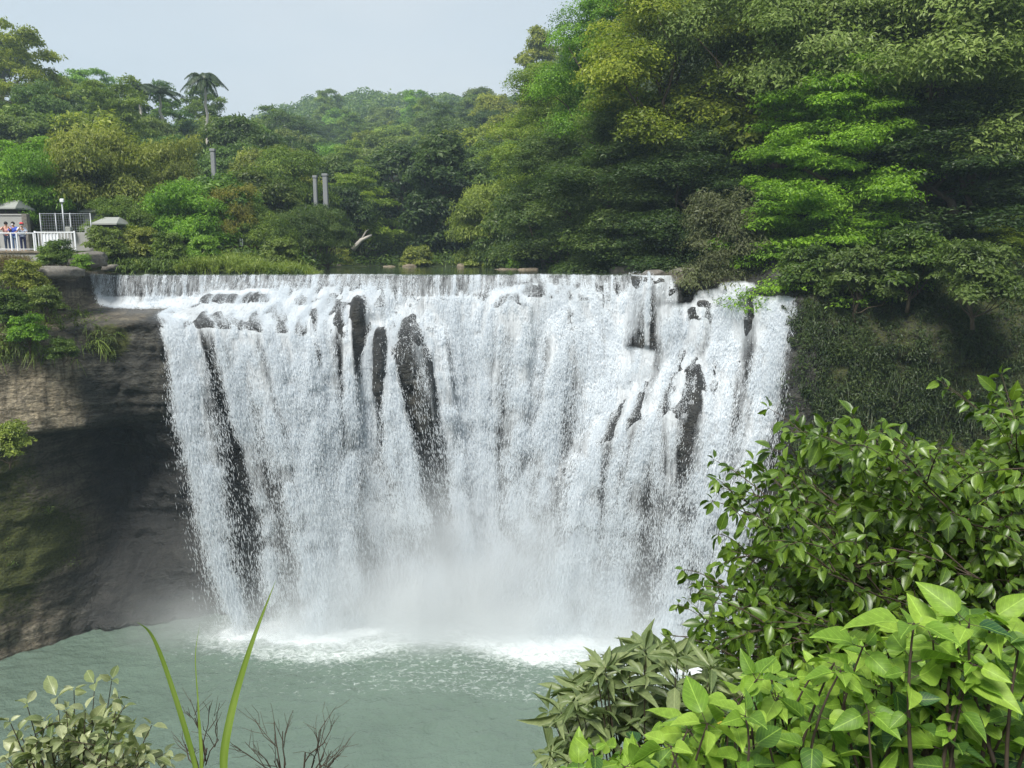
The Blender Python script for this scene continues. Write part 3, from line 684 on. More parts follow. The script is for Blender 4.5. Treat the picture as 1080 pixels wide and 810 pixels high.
# ================================================================ trees
def limb_path(a, b, sag=.0, n=6, wob=.15, rng=RNG):
    t = np.linspace(0, 1, n)[:, None]; p = np.array(a)*(1-t)+np.array(b)*t
    L = np.linalg.norm(np.array(b)-np.array(a)); p[1:-1] += rng.normal(0, wob*L*.12, (n-2, 3)); p[:, 2] += sag*L*np.sin(np.pi*t[:, 0]); return p
def blob_dirs(n, rng, zmin=-.35):
    v = norm(rng.normal(0, 1, (n*3, 3))); v = v[v[:, 2] > zmin][:n]; return v
def make_tree(name, R, H, base, nc, nl, ls, mat, seed, flat=.75, shape='round', lw=.55, droop=.35, bark='bark', link=True):
    """trunk with limbs reaching into leaf clumps; crown of many leaf faces on those clumps"""
    rng = np.random.default_rng(seed)
    root = empty(name)
    C = []; CR = []
    for k in range(nc):
        t = (k+.5)/nc
        if shape == 'round':
            v = norm(rng.normal(0, 1, 3)); v[2] = abs(v[2])*1.0-.35 if rng.random() < .85 else v[2]
            r = rng.uniform(.35, .88)**.8
            c = np.array([v[0]*R*r, v[1]*R*r, base+(H-base)*(.45+.48*v[2]*r)]); cr = R*rng.uniform(.24, .42)
        elif shape == 'tiers':       # flattish pads one above the other, the lower ones wider
            zz = base+(H-base)*(t**.9); zz += rng.normal(0, (H-base)*.035); wr = R*(1.05-.60*t)*rng.uniform(.12, 1.0)**.6; th = k*2.4+rng.uniform(-.9, .9)
            c = np.array([math.cos(th)*wr, math.sin(th)*wr, zz-.10*wr]); cr = R*rng.uniform(.20, .36)*(1.1-.35*t)*(.82 if nc > 200 else 1)
        elif shape == 'tall':
            zz = base+(H-base)*t; wr = R*math.sin(math.pi*min(1, .12+t*.86))**.7*rng.uniform(.2, .9); th = rng.uniform(0, 6.28)
            c = np.array([math.cos(th)*wr, math.sin(th)*wr, zz]); cr = R*rng.uniform(.30, .5)
        elif shape == 'shrub':
            v = norm(rng.normal(0, 1, 3)); hq = rng.random()**1.2; c = np.array([v[0]*R*.75*(1.05-.5*hq), v[1]*R*.75*(1.05-.5*hq), base+(H-base)*(.08+.72*hq)]); cr = R*rng.uniform(.28, .5)
        C.append(c); CR.append(cr)
    C = np.array(C); CR = np.array(CR)
    VV, QQ, TT = [], [], []; n0 = 0
    per = np.maximum(20, (nl*CR**2/np.sum(CR**2)).astype(int))
    for c, cr, m in zip(C, CR, per):
        sub = max(3, int(7*rng.uniform(.7, 1.3)))
        # each clump is a handful of sprays, so its outline is ragged
        sv = blob_dirs(sub*6, rng, -.25)[:sub*5]
        scen = c+sv*cr*rng.uniform(.35, .85, (len(sv), 1))*np.array([1, 1, flat])
        k = rng.integers(0, len(scen), m)
        v = blob_dirs(m, rng, -.3); 
        if len(v) < m: k = k[:len(v)]; m = len(v)
        sr = cr*rng.uniform(.22, .42, len(scen))[k]
        off = v*sr[:, None]*np.array([1.15, 1.15, .55 if shape == 'tiers' else .85])*rng.uniform(.55, 1.05, (m, 1))
        p = scen[k]+off
        outw = norm(p-c+1e-6)
        nrm_ = norm(outw*(.75 if shape == 'tiers' else 1.0)+np.array([0, -.12, .70 if shape == 'tiers' else .55])+rng.normal(0, .42, (m, 3)))
        d = norm(np.cross(nrm_, rng.normal(0, 1, (m, 3))))*1.0
        d = norm(d+outw*.5+np.array([0, 0, -droop]))
        ct = rng.normal(0, .15)
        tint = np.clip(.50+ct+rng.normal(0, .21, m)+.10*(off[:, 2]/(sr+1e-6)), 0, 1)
        L = ls*np.exp(rng.normal(0, .28, m))
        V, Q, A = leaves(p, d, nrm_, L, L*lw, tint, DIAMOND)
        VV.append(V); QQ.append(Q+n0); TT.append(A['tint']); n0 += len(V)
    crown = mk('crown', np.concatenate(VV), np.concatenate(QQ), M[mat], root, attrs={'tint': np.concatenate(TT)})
    mb = MB(); top = np.array([rng.normal(0, R*.06), rng.normal(0, R*.06), base+(H-base)*.72])
    tr = max(.05, H*.018); tp = limb_path((0, 0, -.8), top, wob=.35, n=8, rng=rng)
    mb.tube(tp, np.linspace(tr*1.25, tr*.35, 8), 7)
    for i in np.argsort(-CR)[:min(nc, 14)]:
        f = np.clip((C[i][2]-base*.4)/(H)*.7, .25, .8); s = tp[int(f*7)]
        mb.tube(limb_path(s, C[i], -.05, 5, .5, rng), np.linspace(tr*.5, tr*.12, 5), 5, cap=False)
    mb.build('trunk', M[bark], root, True)
    return root
def make_palm(name, H, nf, fl, seed):
    rng = np.random.default_rng(seed); root = empty(name)
    mb = MB(); tp = limb_path((0, 0, -.5), (rng.normal(0, .3), 0, H), n=9, wob=.08, rng=rng)
    mb.tube(tp, np.concatenate([np.linspace(.24, .17, 7), [.15, .12]]), 8); mb.build('trunk', M['pale_bark'], root, True)
    cs = MB(); cs.tube([tp[-1]-[0, 0, .9], tp[-1]-[0, 0, .3], tp[-1]+[0, 0, .6]], [.17, .20, .07], 8); cs.build('crownshaft', M['palm'], root, True)
    for f in range(nf):
        th = f*2.399+rng.uniform(-.2, .2); el = rng.uniform(.15, 1.25); n = 16; t = np.linspace(0, 1, n)
        l = fl*rng.uniform(.85, 1.1)
        r = l*(np.cos(el)*t+.22*t*t*np.sin(el)); z = l*(np.sin(el)*t-.85*t**2.2)
        ax = np.stack([np.cos(th)*r, np.sin(th)*r, z], 1)+tp[-1]+[0, 0, .2]
        m2 = MB(); m2.tube(ax, np.linspace(.035, .01, n), 4)
        tg = norm(np.gradient(ax, axis=0)); side = norm(np.cross(tg, [0, 0, 1.0]))
        up = np.cross(side, tg)
        ps, ds, ns = [], [], []
        for s in (-1, 1):
            for q in np.linspace(.12, .99, 34):
                i = q*(n-1); a = int(i); b = min(a+1, n-1); u = i-a
                ps.append(ax[a]*(1-u)+ax[b]*u); ds.append(norm(side[a]*s*1.0+tg[a]*.75+np.array([0, 0, -.35-.3*rng.random()]))); ns.append(up[a]+rng.normal(0, .2, 3))
        q = np.tile(np.linspace(.12, .99, 34), 2)
        V, Q, A = leaves(np.array(ps), np.array(ds), np.array(ns), fl*.30*np.sin(np.pi*(.15+.8*q))**.6, .13, np.clip(.45+rng.normal(0, .15, 68), 0, 1), DIAMOND)
        fr = mk('frond', np.concatenate([V, np.concatenate(m2.V)]), [np.concatenate([Q]+[x+len(V) for x in m2.Q])]+[x+len(V) for x in m2.T], M['palm'], root,
                attrs={'tint': np.concatenate([A['tint'], np.full(m2.n, .6)])})
    return root
PROTO = {}
def proto(key, *a, **k):
    r = make_tree(*a, **k); PROTO[key] = r
    return r
# key: name, R, H, base, clumps, leaves, leaf size, material
for i in range(4): proto(('round', i), 'broadleaf_tree', 4.2+.3*(i % 2), 9.5+.5*i, 1.8, 46, 22000, .30, ['leaf_broad', 'leaf_fine', 'leaf_broad', 'leaf_dark'][i], 100+i)
for i in range(3): proto(('tall', i), 'tall_tree', 3.4, 12.5+i, 2.0, 46, 22000, .30, ['leaf_dark', 'leaf_broad', 'leaf_fine'][i], 200+i, shape='tall')
for i in range(3): proto(('tier', i), 'spreading_tree', 5.0, 9+i, 1.5, 60, 24000, .27, ['leaf_fine', 'leaf_broad', 'leaf_bright'][i], 300+i, shape='tiers', flat=.5, lw=.42)
for i in range(2): proto(('shrub', i), 'riverside_shrub', 1.25, 1.9, 0, 30, 9000, .12, ['leaf_fine', 'leaf_broad'][i], 400+i, shape='shrub')
# the big trees that lean out on the right are modelled more finely
proto(('big', 0), 'large_tree', 5.6, 15.5, .4, 230, 150000, .155, 'leaf_bright', 501, shape='tiers', flat=.62, lw=.45, droop=.75)
proto(('big', 1), 'large_tree', 5.8, 18, 1.5, 60, 90000, .185, 'leaf_broad', 502, shape='tall', flat=.85, droop=.7)
proto(('big', 2), 'large_tree', 6.2, 15, 1, 64, 100000, .165, 'leaf_fine', 503, shape='round', flat=.75, lw=.42, droop=.5)
proto(('big', 3), 'large_tree', 5.6, 17, 1, 56, 90000, .175, 'leaf_dark', 504, shape='tall', flat=.85, droop=.5)
proto(('big', 4), 'weeping_shrub', 2.6, 6.0, .3, 44, 34000, .13, 'leaf_olive', 505, shape='shrub', flat=.8, lw=.4, droop=.8)
for i in range(3): proto(('fine', i), 'broadleaf_tree', 4.2, 9.5, 1.2, 60, 52000, .18, ['leaf_fine', 'leaf_broad', 'leaf_dark'][i], 520+i, flat=.6, lw=.45)
PH = {k: v for k, v in PROTO.items()}
PDIM = {}
for k, v in PROTO.items():
    cr = [c for c in v.children if c.name.startswith('crown')][0]; n = len(cr.data.vertices); a = np.empty(n*3, np.float32); cr.data.vertices.foreach_get('co', a); a = a.reshape(-1, 3)
    PDIM[k] = (float(np.percentile(np.abs(a[:, :2]), 96)), float(a[:, 2].max()), float(np.percentile(a[:, 2], 3)))
USED = set()
TREES = []
def place(key, loc, s, rz, col, label, cat, group, sz=None, name=None, tilt=(0, 0)):
    src = PROTO[key]
    if key in USED: o = copy_tree(src)
    else: o = src; USED.add(key)
    if name: o.name = name
    o.location = loc; o.rotation_euler = (tilt[0], tilt[1], rz); o.scale = (s, s, sz or s)
    tag(o, label, cat, group)
    for ch in o.children: ch.color = (*col, 1)
    TREES.append(o)
    return o
# ---- coverage picture used only to leave out trees that nothing would show of
CV = np.zeros((102, 135), bool)
def shows(px, py, rx, ry, frac=.10):
    x0, x1 = int((px-rx)/8), int((px+rx)/8)+1; y0, y1 = int((py-ry)/8), int((py+ry)/8)+1
    x0, x1, y0, y1 = max(0, x0), min(135, x1), max(0, y0), min(102, y1)
    if x0 >= x1 or y0 >= y1: return False
    yy, xx = np.mgrid[y0:y1, x0:x1]; m = ((xx*8+4-px)/rx)**2+((yy*8+4-py)/ry)**2 < 1
    if m.sum() == 0: return True
    vis = (~CV[y0:y1, x0:x1] & m).sum()/m.sum()
    yy = ((xx*8+4-px)/rx)**2+((yy*8+4-py)/ry)**2 < .62
    if vis > frac: CV[y0:y1, x0:x1] |= yy; return True
    return False
def to_px(p):
    dz = p[2]-CAM_H; dep = p[1]*CP-dz*SP; up = p[1]*SP+dz*CP
    return 540+FPX*p[0]/dep, 405-FPX*up/dep, dep
TINT = {'mid': (1, 1, 1), 'light': (1.45, 1.35, 1.15), 'yellow': (1.6, 1.32, .85), 'dark': (.68, .74, .82), 'blue': (.85, 1.0, 1.15), 'brown': (1.45, 1.05, .9), 'vivid': (1.15, 1.45, .8), 'olive': (1.35, 1.15, 1.0), 'grey': (1.25, 1.25, 1.5)}
def hero(key, px, py_top, py_bot, wpx, Y, tint, label, group=None, cat='tree', rz=None, name=None):
    """a tree whose crown is seen between two heights of the photo, standing at distance Y"""
    R, zt, zb = PDIM[key]
    top = np.array(at(px, py_top, Y)); bot = np.array(at(px, py_bot, Y))
    h = top[2]-bot[2]; sz = h/(zt-zb); s = (wpx/2*Y/FPX)/R
    z0 = bot[2]-zb*sz
    o = place(key, (top[0], Y, z0), s, RNG.uniform(0, 6.28) if rz is None else rz, TINT[tint], label, cat, group, sz=sz, name=name)
    if Y < 140: shows(px, (py_top+py_bot)/2, wpx*.5, (py_bot-py_top)*.5, -1)
    return o
# right bank, front to back
RB = 'trees crowding the right bank'
hero(('big', 0), 884, 62, 318, 190, 46.5, 'vivid', 'bright green layered tree leaning out beside the right end of the falls', RB)
hero(('big', 4), 768, 192, 312, 88, 46.8, 'mid', 'olive brown drooping shrub hanging over the rocks by the right end of the weir', None, 'shrub')
hero(('big', 2), 1000, -60, 150, 260, 47, 'grey', 'grey green tree at the upper right corner with flat leaf layers', RB)
hero(('big', 3), 1010, 90, 290, 190, 46, 'dark', 'dark tree below the grey green corner tree on the right', RB)
hero(('tier', 2), 1068, 222, 296, 86, 43, 'light', 'small light green tree low at the right edge of the view', RB)
hero(('big', 2), 835, -70, 100, 200, 52, 'grey', 'grey green tree above the bright layered tree', RB)
hero(('big', 1), 715, -60, 190, 150, 55, 'yellow', 'tall yellow green tree hung with creepers above the right end of the weir', RB)
hero(('big', 3), 730, 120, 292, 130, 53, 'dark', 'dark leafy tree between the creeper hung tree and the weir', RB)
hero(('big', 1), 640, -20, 170, 100, 62, 'vivid', 'tall bright tree standing against the sky on the right bank', RB)
hero(('big', 3), 655, 110, 290, 130, 58, 'mid', 'broad dark green tree over the right bank of the river', RB)
hero(('big', 3), 590, 130, 285, 110, 68, 'mid', 'leafy tree at the water edge left of the broad dark tree', RB)
hero(('big', 1), 575, 62, 200, 90, 78, 'light', 'tall green tree whose top meets the far ridge', RB)
hero(('fine', 0), 520, 183, 272, 78, 80, 'light', 'pale rounded tree overhanging the river on the right bank', RB)
hero(('big', 3), 930, -40, 130, 150, 56, 'dark', 'dark tree in the gap between the two grey green trees', RB)
hero(('big', 3), 1075, 60, 240, 130, 50, 'mid', 'green tree at the right edge above the small light green tree', RB)
hero(('tall', 0), 470, 135, 262, 70, 92, 'dark', 'dark bushy tree leaning over the far bend of the river', RB)
hero(('tall', 0), 425, 150, 268, 72, 104, 'dark', 'dark tall tree right of the pale grey pillars', RB)
hero(('round', 3), 545, 210, 284, 70, 74, 'mid', 'low dark tree in front of the pale rounded tree', RB)
# left bank behind the viewing platform
LB = 'trees behind the viewing platform'
hero(('fine', 0), 98, 122, 242, 108, 64, 'olive', 'pale olive tree with a wide airy crown behind the wire fence', LB)
hero(('fine', 0), 168, 138, 235, 66, 72, 'olive', 'slim pale olive tree right of the wide airy one', LB)
hero(('fine', 1), 188, 188, 262, 92, 60, 'vivid', 'low fresh green tree shading the riverside path', LB)
hero(('fine', 1), 10, 150, 232, 70, 58, 'vivid', 'fresh green tree at the left edge above the grey wall', LB)
hero(('fine', 0), 236, 190, 262, 56, 62, 'brown', 'reddish green tree between the path and the river', LB)
hero(('fine', 1), 268, 208, 265, 60, 63, 'mid', 'rounded bush like tree at the right end of the riverside path', LB)
hero(('fine', 2), 316, 214, 278, 52, 66, 'mid', 'dark rounded tree nearest the river on the left bank', LB)
hero(('fine', 2), 340, 212, 268, 50, 72, 'mid', 'low rounded tree hiding the feet of the pale grey pillars', LB)
hero(('fine', 1), 290, 150, 225, 86, 82, 'mid', 'green tree left of the pale grey pillars', LB)
hero(('fine', 1), 130, 205, 252, 60, 58, 'mid', 'low dark green tree behind the hut roofs', LB)
# palms
pm = make_palm('palm_tree', 11.5, 17, 3.2, 61); 
b = at(222, 178, 118); pm.location = b; tag(pm, 'tall slim palm standing clear above the left hillside', 'palm tree', 'palms on the left hillside')
tz = at(222, 86, 118)[2]; s = (tz-b[2])/11.5; pm.scale = (s, s, s)
for (qx, qt, qb, Yq, lab) in [(152, 93, 150, 122, 'palm with drooping fronds at the left of the pair on the ridge'), (172, 97, 150, 124, 'palm at the right of the pair on the ridge, half hidden by trees')]:
    c = copy_tree(pm); p0 = at(qx, qb, Yq); c.location = p0; sc_ = (at(qx, qt, Yq)[2]-p0[2])/11.5; c.scale = (1.15, 1.15, sc_); c.rotation_euler[2] = qx; tag(c, lab)
# ---- hillside woods: every tree its own thing
def zone(px, Y, py):
    if px < 150: h = 'left hillside'; w = ('above the grey wall' if px < 40 else 'above the pale olive tree' if px < 110 else 'left of the paired palms')
    elif px < 300: h = 'left hillside'; w = ('beneath the paired palms' if px < 200 else 'beneath the tall palm' if px < 250 else 'right of the tall palm')
    elif px < 400: h = 'valley head'; w = 'around the pale grey pillars'
    elif px < 480: h = 'valley head'; w = 'right of the pale grey pillars'
    elif px < 600: h = 'right bank slope'; w = 'behind the pale rounded tree'
    elif px < 760: h = 'right bank slope'; w = 'behind the creeper hung tree'
    else: h = 'right bank slope'; w = 'behind the bright layered tree'
    d = 'low on' if py > 190 else 'midway up' if py > 130 else 'high on'
    return f'{d} the {h} {w}'
ADJ = {'round': 'rounded', 'tall': 'tall narrow', 'tier': 'spreading'}
HUE = {'mid': 'green', 'light': 'pale green', 'yellow': 'yellow green', 'dark': 'dark green', 'blue': 'dull green', 'olive': 'olive', 'vivid': 'fresh green', 'brown': 'brownish green'}
cand = []
rs = np.random.default_rng(77)
Yv = 57.0
while Yv < 300:
    sp_ = 5.4+Yv*.022; stp = sp_/Yv*FPX
    for px in np.arange(-40+rs.uniform(0, stp), 1125, stp):
        if Yv < 62 and px < 330: continue
        cand.append((px+rs.normal(0, stp*.25), Yv+rs.uniform(-.4, .4)*sp_))
    Yv += sp_*(.85 if Yv < 150 else 1.3)
cand.sort(key=lambda c: c[1])
nt_ = 0
for (px, Y) in cand:
    gpz = float(ground_py(px, Y)); 
    if gpz > 276 or (320 < px < 560 and Y < 84): continue
    kind = rs.choice(['round', 'tall', 'tier'], p=[.75, 0, .25] if px < 540 else [.35, .4, .25])
    i = int(rs.integers(0, 4 if kind == 'round' else 3)); key = (kind, i)
    R, zt, zb = PDIM[key]; s = rs.uniform(.75, 1.2)*(1+.0012*Y) * (.85 if px < 330 and Y < 90 else 1)
    if kind == 'tall' and px < 560: s *= .8
    base = atv(np.array(px), np.array(gpz), np.array(Y))
    cxp, cyp, dep = to_px((base[0], base[1], base[2]+(zt+zb)*.5*s))
    tpy = cyp-(zt-zb)*.5*s*FPX/dep
    if (192 < px < 250 and Y < 122 and tpy < 150) or (138 < px < 186 and Y < 126 and tpy < 122): continue
    if 420 < px < 545 and tpy < 94: continue
    ok = shows(cxp, cyp, R*s*FPX/dep, (zt-zb)*.5*s*FPX/dep, .16)
    if not ok or cyp+(zt-zb)*.5*s*FPX/dep < -10: continue
    hue = rs.choice(['mid', 'light', 'yellow', 'dark', 'blue', 'olive', 'vivid'], p=[.27, .15, .10, .17, .11, .10, .10])
    place(key, tuple(base-np.array([0, 0, .3])), s, rs.uniform(0, 6.28), TINT[hue], f'{HUE[hue]} {ADJ[kind]} tree {zone(px, Y, cyp)}', 'tree', 'trees of the wooded hillsides', sz=s*rs.uniform(.85, 1.2))
    nt_ += 1
print('hill trees', nt_, 'ALL', len(TREES))
# ---- the farthest ridges read as one wood
fv, fq_, ft = [], [], []; n0 = 0; rf = np.random.default_rng(8); ncr = 0
for Y in np.arange(300, 470, 9.0):
    for px in np.arange(150, 760, 8.0/Y*FPX):
        px_r = px+rf.normal(0, 4); g = float(ground_py(px_r, Y)); b0 = atv(np.array(px_r), np.array(g), np.array(Y+rf.uniform(-4, 4)))
        R = rf.uniform(3.4, 6); H = R*rf.uniform(1.3, 1.9); n = 170; v = blob_dirs(n, rf, -.1); n = len(v)
        lump = 1+.28*fbm(v[:, 0]*2.2+px, v[:, 1]*2.2+Y, v[:, 2]*2.2, seed=4, octv=2)
        p = b0+np.array([0, 0, H*.35])+v*np.array([R, R, H*.62])*lump[:, None]*rf.uniform(.8, 1.04, (n, 1))
        nn = norm(v+rf.normal(0, .4, (n, 3))+[0, 0, .3]); d_ = np.cross(nn, rf.normal(0, 1, (n, 3)))
        V, Q, A = leaves(p, d_, nn, 1.5*np.exp(rf.normal(0, .2, n)), 1.05, np.clip(.35+rf.normal(0, .2)+rf.normal(0, .14, n), 0, 1), DIAMOND)
        fv.append(V); fq_.append(Q+n0); ft.append(A['tint']); n0 += len(V); ncr += 1
far = mk('far_woods', np.concatenate(fv), np.concatenate(fq_), M['leaf_broad'], attrs={'tint': np.concatenate(ft)})
tag(far, 'distant wooded ridges at the head of the valley', 'woods', kind='stuff'); far.color = (1, 1, 1, 1)
# ================================================================ ground cover on the cliffs and the banks
def cliff_pts(n, cond, rng):
    """random points on the cliff face with outward normals where cond(x, z) is true"""
    x = rng.uniform(GX0+2, GX1-2, n*6); z = rng.uniform(0, 21, n*6); k = rng.random(n*6) < np.clip(cond(x, z), 0, 1); x, z = x[k][:n], z[k][:n]
    i = np.clip(((x-GX0)/GD).astype(int), 1, len(gx)-2); j = np.clip(((z-GZ0)/GD).astype(int), 1, len(gz)-2)
    y = Yc[i, j]; zz = Zc[i, j]; nn = norm(np.stack([(YG[i+1, j]-YG[i-1, j])/(2*GD), -np.ones(len(i)), (YG[i, j+1]-YG[i, j-1])/(2*GD)], 1))
    return np.stack([x, y, zz], 1), nn
def tufts(name, base, nn, per, length, width, mat, rng, droop=1.0, spread=.8, tshift=0, lab=None, kind='stuff', cat=None, template=None, updir=.8):
    """drooping strands springing from each base point"""
    m = len(base)*per
    b = np.repeat(base, per, 0)+rng.normal(0, .08, (m, 3)); n_ = np.repeat(nn, per, 0)
    d = norm(n_*.8+rng.normal(0, spread, (m, 3))*.6+np.array([0, 0, updir-droop*.6]))
    L = length*np.exp(rng.normal(0, .3, m)); tn = np.clip(.45+tshift+np.repeat(rng.normal(0, .17, len(base)), per)+rng.normal(0, .12, m), 0, 1)
    T = 4; t = np.linspace(0, 1, T); P = b[:, None]+d[:, None]*(L[:, None]*t)[:, :, None]; P[:, :, 2] -= droop*(L[:, None]*t**2)*.9
    s = norm(np.cross(d, np.array([0, 0, 1.])+rng.normal(0, .3, (m, 3))))
    w = width*np.array([.7, 1, .75, .08])
    V = np.stack([P-s[:, None]*w[None, :, None], P+s[:, None]*w[None, :, None]], 2).reshape(m, T*2, 3)
    Q = np.array([(2*i, 2*i+1, 2*i+3, 2*i+2) for i in range(T-1)]); Q = (Q[None]+(np.arange(m)*T*2)[:, None, None]).reshape(-1, 4)
    o = mk(name, V.reshape(-1, 3), Q, mat, attrs={'tint': np.repeat(tn, T*2)})
    if lab: tag(o, lab, cat, None, kind)
    return o
rg = np.random.default_rng(17)
def right_face(x, z):
    c = sstep(13.8, 15.4, x+.6*fbm(x*.6, z*.5, seed=203)-.04*(19-z))*(.6+.4*sstep(-.25, .25, fbm(x*.35, z*.35, seed=201)))
    cave = np.exp(-((x-19.0)/1.3)**2-((z-17.6)/.6)**2)
    return c*(1-.93*cave)*sstep(-1, 4, z)
Pf, Nf = cliff_pts(9000, right_face, rg)
tufts('hanging_ferns', Pf[:2600], Nf[:2600], 11, .5, .014, M['fern'], rg, droop=1.0, spread=1.1, lab='dark ferns and creepers hanging over the right cliff face')
# leafy creeper cushions on the same face
kc = rg.choice(len(Pf), 2600, replace=False); per_ = 75; cr_ = np.repeat(rg.uniform(.25, .75, 2600), per_); pp = np.repeat(Pf[kc], per_, 0); n2 = np.repeat(Nf[kc], per_, 0); m = len(pp)
vv = norm(rg.normal(0, 1, (m, 3))); vv = np.where((np.sum(vv*n2, 1) < -.2)[:, None], -vv, vv)
pp = pp+vv*cr_[:, None]*np.array([1, 1, .75])*rg.uniform(.7, 1.1, (m, 1)); pp[:, 2] -= .25*cr_*rg.random(m)
nn = norm(vv*.6+rg.normal(0, .35, (m, 3))+[0, 0, .55]); ct_ = np.repeat(rg.normal(0, .2, 2600), per_)
V, Q, A = leaves(pp, norm(np.cross(nn, rg.normal(0, 1, (m, 3)))+[0, 0, -.7]), nn, .16*np.exp(rg.normal(0, .3, m)), .065, np.clip(.36+ct_+rg.normal(0, .14, m), 0, 1), DIAMOND)
tag(mk('creeper_leaves', V, Q, M['fern'], attrs={'tint': A['tint']}), 'leafy creepers matted over the right cliff face', None, None, 'stuff')
# ferns and tufts on the top of the left cliff
def left_top(x, z):
    edge_ = fbm(x*.5, z*.5, seed=210)*1.2
    return sstep(-23.6, -25.0, x+edge_*.6)*sstep(14.3, 15.8, z+edge_*.8-(x+29)*.36)*.95*(1-sstep(-26.6, -26.2, x)*sstep(18.1, 18.3, z))+.5*np.exp(-((x+22.7)/.8)**2-((z-16.9)/.8)**2)
Pl, Nl = cliff_pts(8000, left_top, rg)
tufts('cliff_ferns', Pl, Nl, 6, .45, .022, M['grass'], rg, droop=.9, tshift=-.12, lab='grass and ferns tumbling over the top of the left cliff').color = (.85, .85, .8, 1)
kk = rg.random(len(Pl)) < .16
tufts('bright_cliff_grass', Pl[kk], Nl[kk], 14, .8, .028, M['grass'], rg, droop=.75, tshift=.15, lab='fresh light green grass tufts on the left cliff top').color = (1, 1.05, .9, 1)
k = rg.random(len(Pl)) < .5; pp = np.repeat(Pl[k], 12, 0); n2 = np.repeat(Nl[k], 12, 0); m = len(pp)
pp = pp+n2*rg.uniform(.02, .55, (m, 1))+rg.normal(0, .14, (m, 3)); nn = norm(n2*.5+rg.normal(0, .4, (m, 3))+[0, 0, .6])
V, Q, A = leaves(pp, norm(np.cross(nn, rg.normal(0, 1, (m, 3)))), nn, .13*np.exp(rg.normal(0, .3, m)), .06, np.clip(.45+rg.normal(0, .2, m), 0, 1), DIAMOND)
cl_ = tag(mk('cliff_undergrowth', V, Q, M['leaf_fine'], attrs={'tint': A['tint']}), 'low leafy undergrowth over the top of the left cliff', None, None, 'stuff'); cl_.color = (.8, .85, .85, 1)
# creepers below the sandstone shoulder
def left_low(x, z):
    e_ = fbm(x*.6, z*.6, seed=220)
    return .55*sstep(-26.3, -27.4, x+e_)*sstep(9.0, 11.5, z+e_)*sstep(12.9, 12.2, z)+.25*sstep(-28.6, -30, x+e_)*sstep(5, 9, z)*sstep(14.4, 13.4, z)+.16*sstep(-25.5, -27, x+e_*2)*sstep(.0, .4, fbm(x*.7, z*.7, seed=222))*sstep(1, 4, z)*sstep(12, 10, z)
Pq, Nq = cliff_pts(1800, left_low, rg); pp = np.repeat(Pq, 20, 0); n2 = np.repeat(Nq, 20, 0); m = len(pp)
pp = pp+n2*rg.uniform(.02, .35, (m, 1))+rg.normal(0, .15, (m, 3)); nn = norm(n2*.6+rg.normal(0, .4, (m, 3))+[0, 0, .5])
V, Q, A = leaves(pp, norm(np.cross(nn, rg.normal(0, 1, (m, 3)))+[0, 0, -.6]), nn, .11*np.exp(rg.normal(0, .3, m)), .055, np.clip(.4+rg.normal(0, .2, m), 0, 1), DIAMOND)
tag(mk('cliff_creepers', V, Q, M['leaf_fine'], attrs={'tint': A['tint']}), 'small leaved creepers clinging below the sandstone shoulder of the left cliff', None, None, 'stuff').color = (.75, .8, .8, 1)
# reeds and tall grass along the left bank
gb = []
for _ in range(2600):
    px = rg.uniform(38, 338); Y = rg.uniform(50.5, 57.5); 
    if px > 300 and Y < 52: continue
    b = atv(np.array(px), ground_py(px, Y), np.array(Y)); gb.append(b)
gb = np.array(gb)
pat = fbm(gb[:, 0]*.35, gb[:, 1]*.35, seed=230)
g1 = gb[pat > -.12]; g2 = gb[pat <= -.12]
tufts('reed_grass', g1, np.tile([0, 0, 1.], (len(g1), 1)), 24, .95, .020, M['grass'], rg, droop=.7, spread=.8, updir=1.1, tshift=.08, lab='fresh tall grass along the left river bank').color = (1.2, 1.2, 1, 1)
tufts('bank_undergrowth', g2, np.tile([0, 0, 1.], (len(g2), 1)), 22, .8, .035, M['grass'], rg, droop=.9, spread=.9, updir=1.0, tshift=-.2, lab='darker leafy undergrowth between the tall grass of the left bank').color = (.8, .9, .85, 1)
# the lip of the left bank: dry grass by the platform
dg = np.array([at(rg.uniform(-6, 30), rg.uniform(274, 284), rg.uniform(43.5, 45.5)) for _ in range(160)])
tufts('dry_bank_grass', dg, np.tile([0, -.3, 1.], (len(dg), 1)), 18, .5, .012, M['dry_grass'], rg, droop=.6, updir=1.0, lab='dry straw coloured grass on the edge below the railing')
# forest undergrowth low down on both banks so that no bare soil shows
ub = []
for _ in range(5200):
    px = rg.uniform(-40, 1120); Y = rg.uniform(52, 100)
    if px < 345 and Y < 57: continue
    gp_ = float(ground_py(px, Y)); 
    b = atv(np.array(px), np.array(gp_), np.array(Y))
    if b[2] > RIVER_Z+.05: ub.append(b)
ub = np.array(ub); m_ = 22; pp = np.repeat(ub, m_, 0); m = len(pp); pp = pp+rg.normal(0, .5, (m, 3))*np.array([1, 1, .7])+[0, 0, .35]
nn = norm(rg.normal(0, .5, (m, 3))+[0, -.3, .8])
V, Q, A = leaves(pp, norm(np.cross(nn, rg.normal(0, 1, (m, 3)))), nn, .34*np.exp(rg.normal(0, .3, m)), .16, np.clip(.35+np.repeat(rg.normal(0, .15, len(ub)), m_)+rg.normal(0, .14, m), 0, 1), DIAMOND)
tag(mk('forest_undergrowth', V, Q, M['leaf_broad'], attrs={'tint': A['tint']}), 'low leafy undergrowth beneath the trees of both banks', None, None, 'stuff').color = (.85, .88, .85, 1)
